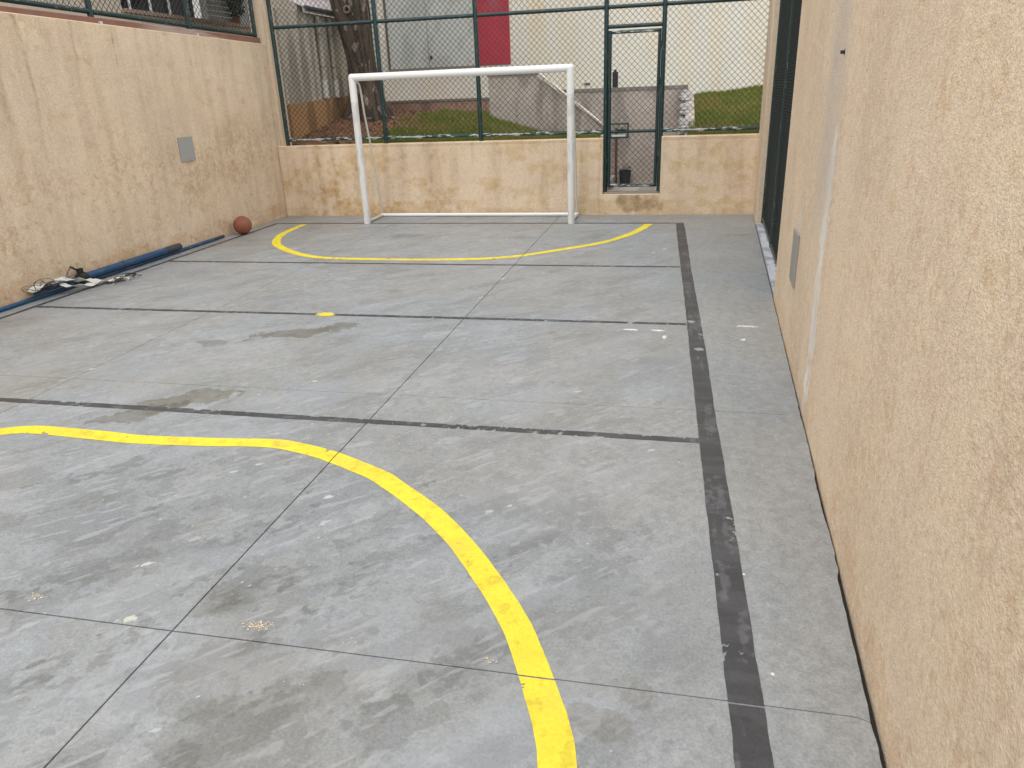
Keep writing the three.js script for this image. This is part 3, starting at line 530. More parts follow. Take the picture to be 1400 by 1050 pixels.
// ------------------------------------------------------------ poles and net at the foot of the long wall
{
  const tB = texRect((u, v, o) => { const f = fbm(u * 20, v * 5, 4), d = sm(0.6, 0.7, fbm(u * 30 + 4, v * 9, 4)); o[0] = mix(mix(0.008, 0.013, f), 0.12, d * 0.5); o[1] = mix(mix(0.05, 0.072, f), 0.13, d * 0.5); o[2] = mix(mix(0.12, 0.165, f), 0.16, d * 0.5); }, 256, 512, 0, 0.4, 0, 2);
  const mB = new THREE.MeshStandardMaterial({ map: tB, roughness: 0.45 }), mDark = new THREE.MeshStandardMaterial({ color: lin(0.05, 0.05, 0.055), roughness: 0.7 });
  const p1 = thing('net_pole', 'thick blue telescopic net pole with dark end sleeve, lying along the long wall', 'pole');
  const A = V(-5.945, 0.080, -7.95), Bp = V(-5.94, 0.080, -6.33), C = V(-5.945, 0.078, -5.72);
  const at = t => A.clone().lerp(Bp, t);
  part('outer_tube', tube(at(0.16), Bp, 0.037, 18), mB, p1);
  part('end_sleeve', tube(A, at(0.165), 0.039, 18), mDark, p1).userData.label = 'dark grey end sleeve';
  part('inner_tube', tube(Bp.clone().add(V(0, 0, -0.02)), C, 0.024, 16), mB, p1);
  part('clamp', [tube(at(0.97), at(1.03), 0.047, 16), box(-5.965, -5.935, 0.12, 0.175, -6.36, -6.30), tube(V(-5.95, 0.16, -6.31), V(-5.945, 0.215, -6.21), 0.009, 8)], new THREE.MeshStandardMaterial({ color: lin(0.012, 0.012, 0.012), roughness: 0.6 }), p1);
  part('collar', tube(at(0.62), at(0.64), 0.0385, 18), mDark, p1);
  const p2 = thing('net_pole', 'slim blue pole lying on the floor tight against the long wall', 'pole');
  part('pole_tube', tube(V(-5.968, 0.0212, -8.7), V(-5.966, 0.0212, -4.4), 0.0205, 16), mB, p2);
  part('end_cap', tube(V(-5.968, 0.0212, -8.92), V(-5.968, 0.0212, -8.69), 0.0207, 16), mDark, p2);
  // crumpled net
  const net = thing('sports_net', 'crumpled dark cord net with soiled white tape bunched over the blue poles', 'net');
  const Rn = rng(303), mT = new THREE.MeshStandardMaterial({ map: texRect((u, v, o) => { const f = fbm(u * 40, v * 6, 4); const b = mix(0.5, 0.74, f); o[0] = b; o[1] = b * 0.97; o[2] = b * 0.9; }, 128, 512, 0, 1, 0, 1), roughness: 0.9, side: THREE.DoubleSide });
  const ribbon = (pts, w) => { // folded cloth band with thickness
    const c = new THREE.CatmullRomCurve3(pts), n = 70, pos = [], uv = [], idx = [];
    for (let i = 0; i <= n; i++) { const q = c.getPoint(i / n), t = c.getTangent(i / n), tw = 0.7 * Math.sin(i * 0.31) + 0.5 * (vn(i * 0.4, w * 100) - 0.5), s = V(t.z, 0, -t.x).normalize(), up = V(0, 1, 0);
      const d = s.multiplyScalar(Math.cos(tw)).add(up.clone().multiplyScalar(Math.sin(tw))), k = d.clone().cross(t).normalize();
      for (const [a, b] of [[-1, 1], [1, 1], [1, -1], [-1, -1]]) { const e = q.clone().addScaledVector(d, a * w * (0.8 + 0.4 * vn(i * 0.5, 3))).addScaledVector(k, b * 0.003); pos.push(e.x, Math.max(0.004, e.y), e.z); uv.push(a * 0.5 + 0.5, i / n); } }
    for (let i = 0; i < n; i++) for (let q = 0; q < 4; q++) { const a = i * 4 + q, b = i * 4 + (q + 1) % 4; idx.push(a, b, a + 4, b, b + 4, a + 4); }
    const g = new THREE.BufferGeometry(); g.setAttribute('position', new THREE.Float32BufferAttribute(pos, 3)); g.setAttribute('uv', new THREE.Float32BufferAttribute(uv, 2)); g.setIndex(idx); g.computeVertexNormals(); return g;
  };
  part('tape', ribbon([V(-5.95, 0.10, -5.66), V(-5.9, 0.14, -5.8), V(-5.87, 0.145, -6.0), V(-5.83, 0.10, -6.16), V(-5.78, 0.05, -6.32), V(-5.72, 0.03, -6.5), V(-5.66, 0.02, -6.62)], 0.03), mT, net);
  part('tape', ribbon([V(-5.87, 0.10, -5.95), V(-5.80, 0.06, -6.08), V(-5.75, 0.035, -6.25), V(-5.72, 0.03, -6.42), V(-5.64, 0.022, -6.5), V(-5.58, 0.018, -6.56)], 0.022), mT, net);
  const cords = [];
  for (let i = 0; i < 22; i++) { const z = -5.62 - Rn() * 0.5, x = -5.94 + Rn() * 0.08; const pts = [V(x, 0.08, z)]; let h = 0.10 + Rn() * (i < 9 ? 0.12 : 0.03); pts.push(V(Math.max(-5.985, x - 0.03 + Rn() * 0.05), h, z - 0.05 + Rn() * 0.08), V(Math.max(-5.985, x - 0.05 + Rn() * 0.06), h * 0.85, z - 0.1 - Rn() * 0.08), V(x, 0.085, z - 0.14 - Rn() * 0.08)); cords.push(pathTube(pts.map((p, k) => k && k < 3 ? p.add(V((Rn() - 0.3) * 0.05, (Rn() - 0.5) * 0.06, (Rn() - 0.5) * 0.09)) : p), 0.0022, 5, 18, false, 0.9)); }
  for (let i = 0; i < 10; i++) { const z = -6.35 - Rn() * 0.22, x = -5.72 + Rn() * 0.12; cords.push(pathTube([V(x, 0.006, z), V(x + 0.05, 0.03 + Rn() * 0.04, z - 0.06), V(x + 0.08 + Rn() * 0.05, 0.02 + Rn() * 0.03, z - 0.14), V(x + 0.03, 0.006, z - 0.19)], 0.003, 5, 18)); }
  part('netting', cords, new THREE.MeshStandardMaterial({ color: lin(0.03, 0.028, 0.025), roughness: 0.9 }), net, 'stuff');
}

// ------------------------------------------------------------ garden behind the end wall
const lerpT = (tab, x) => { for (let i = 1; i < tab.length; i++) if (x <= tab[i][0]) { const t = (x - tab[i - 1][0]) / (tab[i][0] - tab[i - 1][0]); return mix(tab[i - 1][1], tab[i][1], Math.max(0, t)); } return tab[tab.length - 1][1]; };
function gh(x, z) {
  if (x < -0.6) {
    const hx = lerpT([[-6.1, 1.47], [-5.2, 1.37], [-4.3, 1.30], [-3.4, 1.25], [-2.4, 0.93], [-1.3, 0.9]], x), t = Math.min(1.0, (-10.93 - z) / 2.9);
    return 1.015 + (hx - 1.015) * t + 0.03 * (fbm(x * 2, z * 2, 3) - 0.5) + 0.05 * (fbm(x * 6, z * 6, 3) - 0.5) * sm(-3.6, -4.8, x);
  }
  const t = Math.min(1, (-10.93 - z) / 6.07); return 1.015 + t * (0.42 + 0.085 * Math.max(0, x)) + 0.03 * (fbm(x * 2, z * 2, 3) - 0.5);
}
const inPit = (x, z) => (x > -1.32 && x < 0.06 && z > -14.85) || (x > -3.38 && x <= -1.32 && z < -13.82 && z > -14.85);
const grassAt = (x, z) => { if (x > -0.5) return 1; return sm(-4.85, -3.6, x + 2.2 * (fbm(x * 1.5, z * 1.5, 3) - 0.5) + 1.2 * (fbm(x * 6, z * 6, 3) - 0.5) + 0.35 * sm(-12.2, -11.0, z)); };
{
  const pos = [], col = [], uv = [], idx = [], nx = 190, nz = 80, x0 = -6.06, x1 = 6.5, z0 = -10.94, z1 = -17.0;
  for (let j = 0; j <= nz; j++) for (let i = 0; i <= nx; i++) { const x = x0 + (x1 - x0) * i / nx, z = z0 + (z1 - z0) * j / nz; pos.push(x, gh(x, z), z); uv.push(x, z); const g = grassAt(x, z), f = fbm(x * 5, z * 5, 4), r = fbm(x * 15, z * 15, 3); const so = [mix(0.16, 0.30, f) * (0.6 + 0.8 * r), mix(0.075, 0.135, f) * (0.6 + 0.8 * r), mix(0.04, 0.07, f) * (0.6 + 0.8 * r)], gr = [0.10 + 0.05 * f, 0.12 + 0.04 * f, 0.025]; col.push(mix(so[0], gr[0], g), mix(so[1], gr[1], g), mix(so[2], gr[2], g)); }
  for (let j = 0; j < nz; j++) for (let i = 0; i < nx; i++) { const xc = x0 + (x1 - x0) * (i + 0.5) / nx, zc = z0 + (z1 - z0) * (j + 0.5) / nz; if (inPit(xc, zc)) continue; const a = j * (nx + 1) + i; idx.push(a, a + 1, a + nx + 1, a + 1, a + nx + 2, a + nx + 1); }
  const g = new THREE.BufferGeometry(); g.setAttribute('position', new THREE.Float32BufferAttribute(pos, 3)); g.setAttribute('color', new THREE.Float32BufferAttribute(col, 3)); g.setAttribute('uv', new THREE.Float32BufferAttribute(uv, 2)); g.setIndex(idx); g.computeVertexNormals();
  structure('garden_ground', g, new THREE.MeshStandardMaterial({ vertexColors: true, roughness: 1, bumpMap: tConcrete, bumpScale: 0.03 }));
}
{ // lawn
  const Rg = rng(404), N = 62000, bl = [];
  for (let k = 0; k < 5; k++) { const a = k * 1.26 + 0.3, h = 0.045 + 0.02 * ((k * 7) % 3), w = 0.0035, ox = 0.012 * Math.cos(a * 2.1), oz = 0.012 * Math.sin(a * 2.1), lx = Math.cos(a) * 0.022, lz = Math.sin(a) * 0.022; const g = new THREE.BufferGeometry(); const sx = -Math.sin(a) * w, sz = Math.cos(a) * w; g.setAttribute('position', new THREE.Float32BufferAttribute([ox - sx, 0, oz - sz, ox + sx, 0, oz + sz, ox + lx * 0.5 + sx * 0.7, h * 0.65, oz + lz * 0.5 + sz * 0.7, ox + lx * 0.5 - sx * 0.7, h * 0.65, oz + lz * 0.5 - sz * 0.7, ox + lx, h, oz + lz], 3)); g.setIndex([0, 1, 2, 0, 2, 3, 3, 2, 4]); g.computeVertexNormals(); g.setAttribute('uv', new THREE.Float32BufferAttribute(new Float32Array(10), 2)); bl.push(g); }
  const tuft = mergeGeometries(bl), im = new THREE.InstancedMesh(tuft, new THREE.MeshStandardMaterial({ color: 0xffffff, roughness: 0.8, side: THREE.DoubleSide }), N), M = new THREE.Matrix4(), q = new THREE.Quaternion(), c = new THREE.Color(); let n = 0;
  while (n < N) {
    const right = Rg() < 0.52, x = right ? mix(0.1, 2.6, Rg()) : mix(-5.0, -1.35, Rg()), z = mix(-10.97, right ? -16.95 : -15.4, Rg());
    if (inPit(x - 0.03, z) || inPit(x + 0.03, z) || Rg() > grassAt(x, z)) continue;
    const s = mix(0.7, 1.3, Rg()); q.setFromAxisAngle(V(0, 1, 0), Rg() * 6.28); M.compose(V(x, gh(x, z) - 0.006, z), q, V(s, s * mix(0.5, 1.1, Rg()) * (0.6 + 1.0 * fbm(x * 5, z * 5)), s)); im.setMatrixAt(n, M);
    const f = fbm(x * 2.2 + 9, z * 2.2), dry = Rg() < 0.16 + 0.6 * sm(0.5, 0.64, f); c.setRGB(dry ? 0.27 : mix(0.115, 0.19, Rg()), dry ? 0.23 : mix(0.165, 0.225, Rg()), dry ? 0.06 : mix(0.015, 0.03, Rg())); im.setColorAt(n, c); n++;
  }
  im.name = 'lawn'; im.userData = { kind: 'stuff', label: 'short green grass on the garden slope behind the fence', category: 'grass' }; shade(im); scene.add(im);
  // fallen leaves on the bare soil under the tree
  const lg = new THREE.CircleGeometry(0.028, 6).rotateX(-Math.PI / 2), lm = new THREE.InstancedMesh(lg, new THREE.MeshStandardMaterial({ roughness: 0.9, side: THREE.DoubleSide }), 900); let k = 0;
  while (k < 900) { const x = mix(-6.0, -3.6, Rg()), z = mix(-11, -15.3, Rg()); if (grassAt(x, z) > 0.8 * Rg() + 0.2) continue; q.setFromEuler(new THREE.Euler((Rg() - 0.5) * 0.9, Rg() * 6.28, (Rg() - 0.5) * 0.9)); const s = mix(0.5, 1.3, Rg()); M.compose(V(x, gh(x, z) + 0.012, z), q, V(s, 1, s * 0.6)); lm.setMatrixAt(k, M); { const q0 = mix(0.06, 0.34, Rg()); c.setRGB(q0, q0 * mix(0.5, 0.75, Rg()), q0 * 0.36); }; lm.setColorAt(k, c); k++; }
  lm.name = 'fallen_leaves'; lm.userData = { kind: 'stuff', label: 'brown fallen leaves scattered on bare soil under the tree', category: 'leaves' }; shade(lm); scene.add(lm);
}
// concrete stair, retaining walls, sunken landing
const tConcCol = texRect((u, v, o) => { const f = fbm(u * 2.4, v * 2.4, 4), g = fbm(u * 18, v * 18, 3), s = sm(0.5, 0.66, fbm(u * 5, v * 1.0 + 8, 4)), top = 0; const b = (0.36 + 0.14 * f) * (0.85 + 0.3 * g) * (1 - 0.28 * s); o[0] = b * 1.06; o[1] = b * 0.93; o[2] = b * 0.82; }, 1024, 1024, 0, 4, 0, 4);
const mConc = new THREE.MeshStandardMaterial({ map: tConcCol, roughness: 0.95, bumpMap: tConcrete, bumpScale: 0.004 });
const mConcCap = new THREE.MeshStandardMaterial({ map: texRect((u, v, o) => { const f = fbm(u * 6, v * 6, 4), g = fbm(u * 20, v * 20, 3); const b = (0.15 + 0.14 * f) * (0.8 + 0.4 * g); o[0] = b * 1.02; o[1] = b * 0.95; o[2] = b * 0.86; }, 512, 512, 0, 3, 0, 3), roughness: 0.95, bumpMap: tConcrete, bumpScale: 0.004 });
structure('sunken_path', box(-3.3, 0.2, -0.26, -0.04, -14.95, -10.96), mConc);
{
  const s = thing('garden_stair', 'concrete garden stair with solid sloping parapet behind the fence', 'stair', [0, 0, -13.82]);
  part('parapet', extrudePoly([[-3.4, 0.2], [-1.25, -0.04], [-1.25, 1.0], [-2.53, 1.94], [-3.4, 1.945]], 0.13, 0.008).translate(0, 0, -0.13), mConc, s);
  part('parapet_cap', [extrudePoly([[-3.42, 1.951], [-2.53, 1.946], [-2.5, 1.985], [-3.42, 1.99]], 0.17, 0.006).translate(0, 0, -0.15)], mConcCap, s).userData.label = 'dark weathered cap';
  for (let i = 0; i < 7; i++) part('step', box(-3.3 + 0, -2.75 + i * 0.26, -0.04 + (6 - i) * 0.16, 0.11 + (6 - i) * 0.16 + 0.008, -0.98, -0.135, 0.006), mConc, s);
  const mRail = new THREE.MeshStandardMaterial({ color: lin(0.74, 0.70, 0.62), roughness: 0.5 });
  const h = part('handrail', tube(V(-2.56, 2.04, 0.03), V(-1.32, 1.075, 0.03), 0.021, 12), mRail, s);
  part('rail_bracket', tube(V(-2.4, 1.86, -0.01), V(-2.4, 1.90, 0.03), 0.01, 8), mRail, h); part('rail_bracket', tube(V(-1.5, 1.16, -0.01), V(-1.5, 1.2, 0.03), 0.01, 8), mRail, h);
}
{
  const w = thing('retaining_wall', 'weathered pinkish concrete wall with dark top beyond the wire gate', 'wall', [0, 0, -14.86]);
  part('wall_face', box(-2.35, 0.10, -0.25, 1.63, -0.16, 0, 0.008), mConc, w);
  part('coping', box(-2.37, 0.10, 1.633, 1.69, -0.18, 0.02, 0.006), mConcCap, w).userData.label = 'dark stained top';
}
{
  const w = thing('retaining_wall', 'rough whitewashed stone retaining wall edging the lawn beside the sunken path', 'wall', [0, 0, 0]);
  const Rs = rng(88), mats = [0.62, 0.5, 0.36, 0.24].map((v, i) => new THREE.MeshStandardMaterial({ color: lin(v, v * 0.96, v * 0.92), roughness: 0.95, bumpMap: tConcrete, bumpScale: 0.012 }));
  part('core', extrudePoly([[-14.86, -0.1], [-10.98, -0.1], [-10.98, 1.0], [-14.86, 1.6]], 0.14, 0.004).rotateY(-Math.PI / 2).translate(0.2, 0, 0), mConc, w);
  for (let z = -14.7; z < -11.05; z += 0.27) { const top = 1.02 + (-10.98 - z) * 0.157; for (let y = 0.1; y < top - 0.03; y += 0.19) { const h = Math.min(0.18, top - y), x0 = -0.035 - 0.03 * Rs(), g = new THREE.IcosahedronGeometry(0.5, 1), p = g.attributes.position, sd = Rs() * 50; for (let i = 0; i < p.count; i++) { const a = V(p.getX(i), p.getY(i), p.getZ(i)), k = 0.9 + 0.35 * (vn(a.x * 3 + sd, a.y * 3 + a.z * 2) - 0.5); p.setXYZ(i, Math.sign(a.x) * Math.pow(Math.abs(a.x) * 2, 0.6) / 2 * k, Math.sign(a.y) * Math.pow(Math.abs(a.y) * 2, 0.6) / 2 * k, Math.sign(a.z) * Math.pow(Math.abs(a.z) * 2, 0.6) / 2 * k); } g.computeVertexNormals(); g.scale(0.2, h * 1.02, 0.27); g.translate(x0 + 0.1, y + h / 2, z + (Rs() - 0.5) * 0.04); part('stone', g, mats[Math.floor(Rs() * 2.6)], w); } }
}
{
  const w = thing('retaining_wall', 'pale concrete retaining wall with curb along the grass at the sunken path', 'wall', [0, 0, 0]);
  part('wall_face', box(-1.43, -1.30, -0.2, 0.93, -13.68, -10.97, 0.006), new THREE.MeshStandardMaterial({ map: tConcCol, color: lin(1.2, 1.15, 1.05), roughness: 0.95 }), w);
  part('curb', box(-2.05, -1.27, 0.9, 1.012, -11.5, -10.965, 0.008), new THREE.MeshStandardMaterial({ color: lin(0.5, 0.43, 0.36), roughness: 0.95, bumpMap: tConcrete, bumpScale: 0.004 }), w);
}
{
  const b = thing('bucket', 'small black bin with tilted lid on the sunken path beyond the wire gate', 'bin', [-1.0, -0.038, -14.62]);
  const m = new THREE.MeshStandardMaterial({ color: lin(0.022, 0.022, 0.025), roughness: 0.6 });
  part('body', new THREE.CylinderGeometry(0.115, 0.095, 0.26, 20, 1).translate(0, 0.131, 0), m, b);
  part('lid', new THREE.CylinderGeometry(0.118, 0.122, 0.018, 20).rotateZ(0.22).translate(0, 0.29, 0), new THREE.MeshStandardMaterial({ color: lin(0.12, 0.12, 0.12), roughness: 0.6 }), b);
  const p = thing('drain_pipe', 'thin rusty brown pipe rising beside the black bin', 'pipe', [-1.19, -0.04, -14.82]);
  part('pipe_run', tube(V(0, 0, 0), V(0, 1.02, 0), 0.022, 10), new THREE.MeshStandardMaterial({ color: lin(0.16, 0.06, 0.035), roughness: 0.8 }), p);
  for (const y of [0.3, 0.85]) part('pipe_clip', new THREE.TorusGeometry(0.024, 0.005, 6, 14).rotateX(Math.PI / 2).translate(0, y, 0), new THREE.MeshStandardMaterial({ color: lin(0.2, 0.12, 0.09), roughness: 0.7 }), p);
}
{ // lantern on the concrete wall
  const l = thing('wall_lantern', 'black lantern with pale top standing on the concrete wall beyond the gate', 'lantern', [-1.235, 1.69, -14.93]);
  const mk = new THREE.MeshStandardMaterial({ color: lin(0.015, 0.015, 0.017), roughness: 0.5 });
  part('body', box(-0.05, 0.05, 0.0, 0.27, -0.05, 0.05, 0.008), mk, l);
  part('neck', tube(V(0, 0.27, 0), V(0, 0.31, 0), 0.025, 12), mk, l);
  part('cap', [new THREE.CylinderGeometry(0.03, 0.045, 0.05, 14).translate(0, 0.335, 0)], new THREE.MeshStandardMaterial({ color: lin(0.7, 0.7, 0.68), roughness: 0.4 }), l);
}
{
  const w = thing('low_garden_wall', 'low brown-stained masonry wall at the back of the bare soil', 'wall', [0, 0, -15.5]);
  part('wall_face', box(-6.0, -3.42, 0.9, 1.55, -0.14, 0, 0.008), new THREE.MeshStandardMaterial({ map: tConcCol, color: lin(0.85, 0.62, 0.52), roughness: 0.95, bumpMap: tConcrete, bumpScale: 0.004 }), w);
  part('coping', box(-6.0, -3.42, 1.553, 1.6, -0.16, 0.02, 0.006), mConcCap, w);
}
// ------------------------------------------------------------ apartment facade
{
  const f = thing('apartment_building', 'cream rendered building with pale grey panel and crimson band behind the fence', 'building', [0, 0, -17]);
  const tF = texRect((u, v, o) => { const a = fbm(u * 0.9, v * 0.9, 4), b = fbm(u * 7, v * 7, 3), st = sm(0.55, 0.7, fbm(u * 3.2 + 5, v * 0.35, 4)); const k = (0.92 + 0.12 * a) * (0.96 + 0.08 * b); o[0] = 0.90 * k; o[1] = 0.855 * k * (1 - 0.04 * st); o[2] = 0.755 * k * (1 - 0.10 * st); const q = sm(0.3, 0.0, Math.abs(u + 3.05) + 0.1 * (b - 0.5)) * sm(2.3, 3.2, v) * 0.35 * b; o[1] *= 1 - 0.35 * q; o[2] *= 1 - 0.75 * q; }, 1024, 512, -7, 7, 1, 8);
  part('wall_face', box(-6.62, 9, -0.2, 8.5, -0.4, 0, 0.01), new THREE.MeshStandardMaterial({ map: tF, roughness: 0.9, bumpMap: tStucco, bumpScale: 0.003 }), f);
  part('corner_pilaster', box(-13, -6.623, -0.2, 8.5, -0.4, 0.02, 0.01), new THREE.MeshStandardMaterial({ color: lin(0.62, 0.62, 0.58), roughness: 0.9, bumpMap: tStucco, bumpScale: 0.003 }), f);
  const tP = texRect((u, v, o) => { const a = fbm(u * 1.5, v * 1.5, 4), d = sm(0.55, 0.7, fbm(u * 4, v * 3, 4)); const b = (0.58 + 0.08 * a) * (1 - 0.15 * d); o[0] = b * 0.97; o[1] = b * 1.0; o[2] = b * 0.95; }, 512, 512, -6.5, -4.4, 2, 5.2);
  const mP = new THREE.MeshStandardMaterial({ map: tP, roughness: 0.6 });
  part('grey_panel', box(-6.40, -5.502, 2.25, 5.2, -0.01, 0.035, 0.005), mP, f); part('grey_panel', box(-5.49, -4.46, 2.25, 5.2, -0.01, 0.035, 0.005), mP, f);
  part('panel_trim', box(-6.45, -6.405, 2.22, 5.2, -0.01, 0.05, 0.004), new THREE.MeshStandardMaterial({ color: lin(0.16, 0.13, 0.11), roughness: 0.8 }), f);
  part('panel_sill', box(-6.45, -4.44, 2.17, 2.245, -0.01, 0.07, 0.004), new THREE.MeshStandardMaterial({ color: lin(0.3, 0.26, 0.21), roughness: 0.85 }), f);
  part('handle', new THREE.SphereGeometry(0.035, 12, 8).scale(1, 1.2, 0.6).translate(-5.44, 2.45, 0.045), new THREE.MeshStandardMaterial({ color: lin(0.04, 0.04, 0.04), roughness: 0.5 }), f);
  part('crimson_band', box(-4.37, -3.66, 2.245, 8.4, -0.01, 0.025, 0.004), new THREE.MeshStandardMaterial({ map: texRect((u, v, o) => { const a = fbm(u * 3, v * 3, 4), d = sm(0.55, 0.7, fbm(u * 3, v * 3 + 8, 4)) * sm(3.25, 3.5, v); o[0] = mix(0.46 * (0.85 + 0.3 * a), 0.2, d * 0.5); o[1] = 0.028 + 0.02 * a + 0.05 * d; o[2] = 0.055 + 0.02 * a + 0.05 * d; }, 256, 512, -4.4, -3.6, 2.2, 5), roughness: 0.6 }), f).userData.label = 'crimson painted band';
  part('wall_vent', box(-2.06, -1.94, 1.77, 1.80, -0.01, 0.025, 0.003), new THREE.MeshStandardMaterial({ color: lin(0.09, 0.07, 0.05), roughness: 0.8 }), f);
}
// ------------------------------------------------------------ boundary wall, pipes, lean-to roof beside the tree
{
  const tBW = texRect((z, y, o) => { const a = fbm(z * 1.4, y * 1.4, 4), b = fbm(z * 9, y * 9, 3), s = sm(0.48, 0.64, fbm(z * 6 + 4, y * 0.6, 4)); const k = (0.36 + 0.12 * a) * (0.9 + 0.2 * b) * (1 - 0.38 * s); o[0] = k * 1.04; o[1] = k * 0.94; o[2] = k * 0.78; }, 1024, 512, -17, -11, 0, 3.2);
  const tPl = texRect((z, y, o) => { const a = fbm(z * 2.4, y * 2.4, 4), s = sm(0.5, 0.66, fbm(z * 7 + 4, y * 1.4, 4)); const k = (0.8 + 0.4 * a) * (1 - 0.4 * s); o[0] = 0.36 * k; o[1] = 0.2 * k; o[2] = 0.09 * k; }, 512, 256, -17, -11, 0.8, 1.9);
  const w = thing('boundary_wall', 'grey-beige streaked boundary wall with rust-stained orange base beside the tree', 'wall', [-6.07, 0, 0]);
  part('wall_face', extrudePoly([[-14.3, 1.6], [-11.13, 1.6], [-11.13, 3.0], [-14.3, 3.02]], 0.16, 0.006).rotateY(-Math.PI / 2), new THREE.MeshStandardMaterial({ map: tBW, roughness: 0.95, bumpMap: tConcrete, bumpScale: 0.006 }), w);
  part('plinth', extrudePoly([[-14.3, 0.2], [-11.13, 0.2], [-11.13, 1.62], [-13.6, 1.72], [-14.3, 1.75]], 0.2, 0.006).rotateY(-Math.PI / 2).translate(0.045, 0, 0), new THREE.MeshStandardMaterial({ map: tPl, roughness: 0.95, bumpMap: tConcrete, bumpScale: 0.008 }), w).userData.label = 'rust-stained orange base';
  for (const [z, c, lab] of [[-12.7, 0.42, 'pale lower pipe'], [-13.15, 0.36, 'pale pipe']]) {
    const p = thing('down_pipe', z < -13 ? 'grey down pipe on the boundary wall next to the tree trunk' : 'grey down pipe with whitened foot on the boundary wall', 'pipe', [-6.02, 0, z]);
    part('pipe_run', tube(V(0, 1.83, 0), V(0, 2.98, 0), 0.04, 14), new THREE.MeshStandardMaterial({ map: tBW, roughness: 0.8 }), p);
    part('pipe_foot', tube(V(0, 1.71, 0), V(0, 1.99, 0), 0.047, 14), new THREE.MeshStandardMaterial({ color: lin(0.6, 0.58, 0.52), roughness: 0.7 }), p);
    for (const y of [2.2, 2.7]) part('pipe_clip', new THREE.TorusGeometry(0.043, 0.006, 6, 16).rotateX(Math.PI / 2).translate(0, y, 0), new THREE.MeshStandardMaterial({ color: lin(0.1, 0.09, 0.08), roughness: 0.7, metalness: 0.5 }), p);
  }
  const r = thing('lean_to_roof', 'pale pinkish corrugated lean-to roof above the boundary wall', 'roof', [-6.02, 3.06, -13.6]);
  const rg = new THREE.PlaneGeometry(2.2, 2.9, 60, 2); { const p = rg.attributes.position; for (let i = 0; i < p.count; i++) p.setZ(i, 0.02 * Math.sin(p.getX(i) * 2 * Math.PI / 0.18)); rg.rotateX(-Math.PI / 2); rg.computeVertexNormals(); }
  const sheet = mergeGeometries([rg.clone().toNonIndexed(), rg.clone().translate(0, -0.006, 0).toNonIndexed()]); sheet.rotateY(Math.PI / 2).rotateZ(-0.42).translate(-1.28, 0.62, 0.35);
  part('roof_sheet', sheet, new THREE.MeshStandardMaterial({ map: texRect((u, v, o) => { const f = fbm(u * 9, v * 9, 4); o[0] = mix(0.42, 0.6, f); o[1] = mix(0.36, 0.53, f); o[2] = mix(0.37, 0.54, f); }, 256, 256, 0, 1, 0, 1), roughness: 0.8 }), r);
  part('fascia', box(0.03, 0.06, -0.05, 0.035, -0.72, 1.42, 0.003), new THREE.MeshStandardMaterial({ color: lin(0.36, 0.32, 0.32), roughness: 0.8 }), r);
  part('gutter', tube(V(0.08, 0.0, -0.72), V(0.08, 0.0, 1.42), 0.032, 12), new THREE.MeshStandardMaterial({ color: lin(0.05, 0.05, 0.055), roughness: 0.7 }), r);
  for (const z of [-0.6, 1.3]) part('prop', box(-0.12, -0.06, -0.06, 0.09, z - 0.03, z + 0.03), mConcCap, r);
}
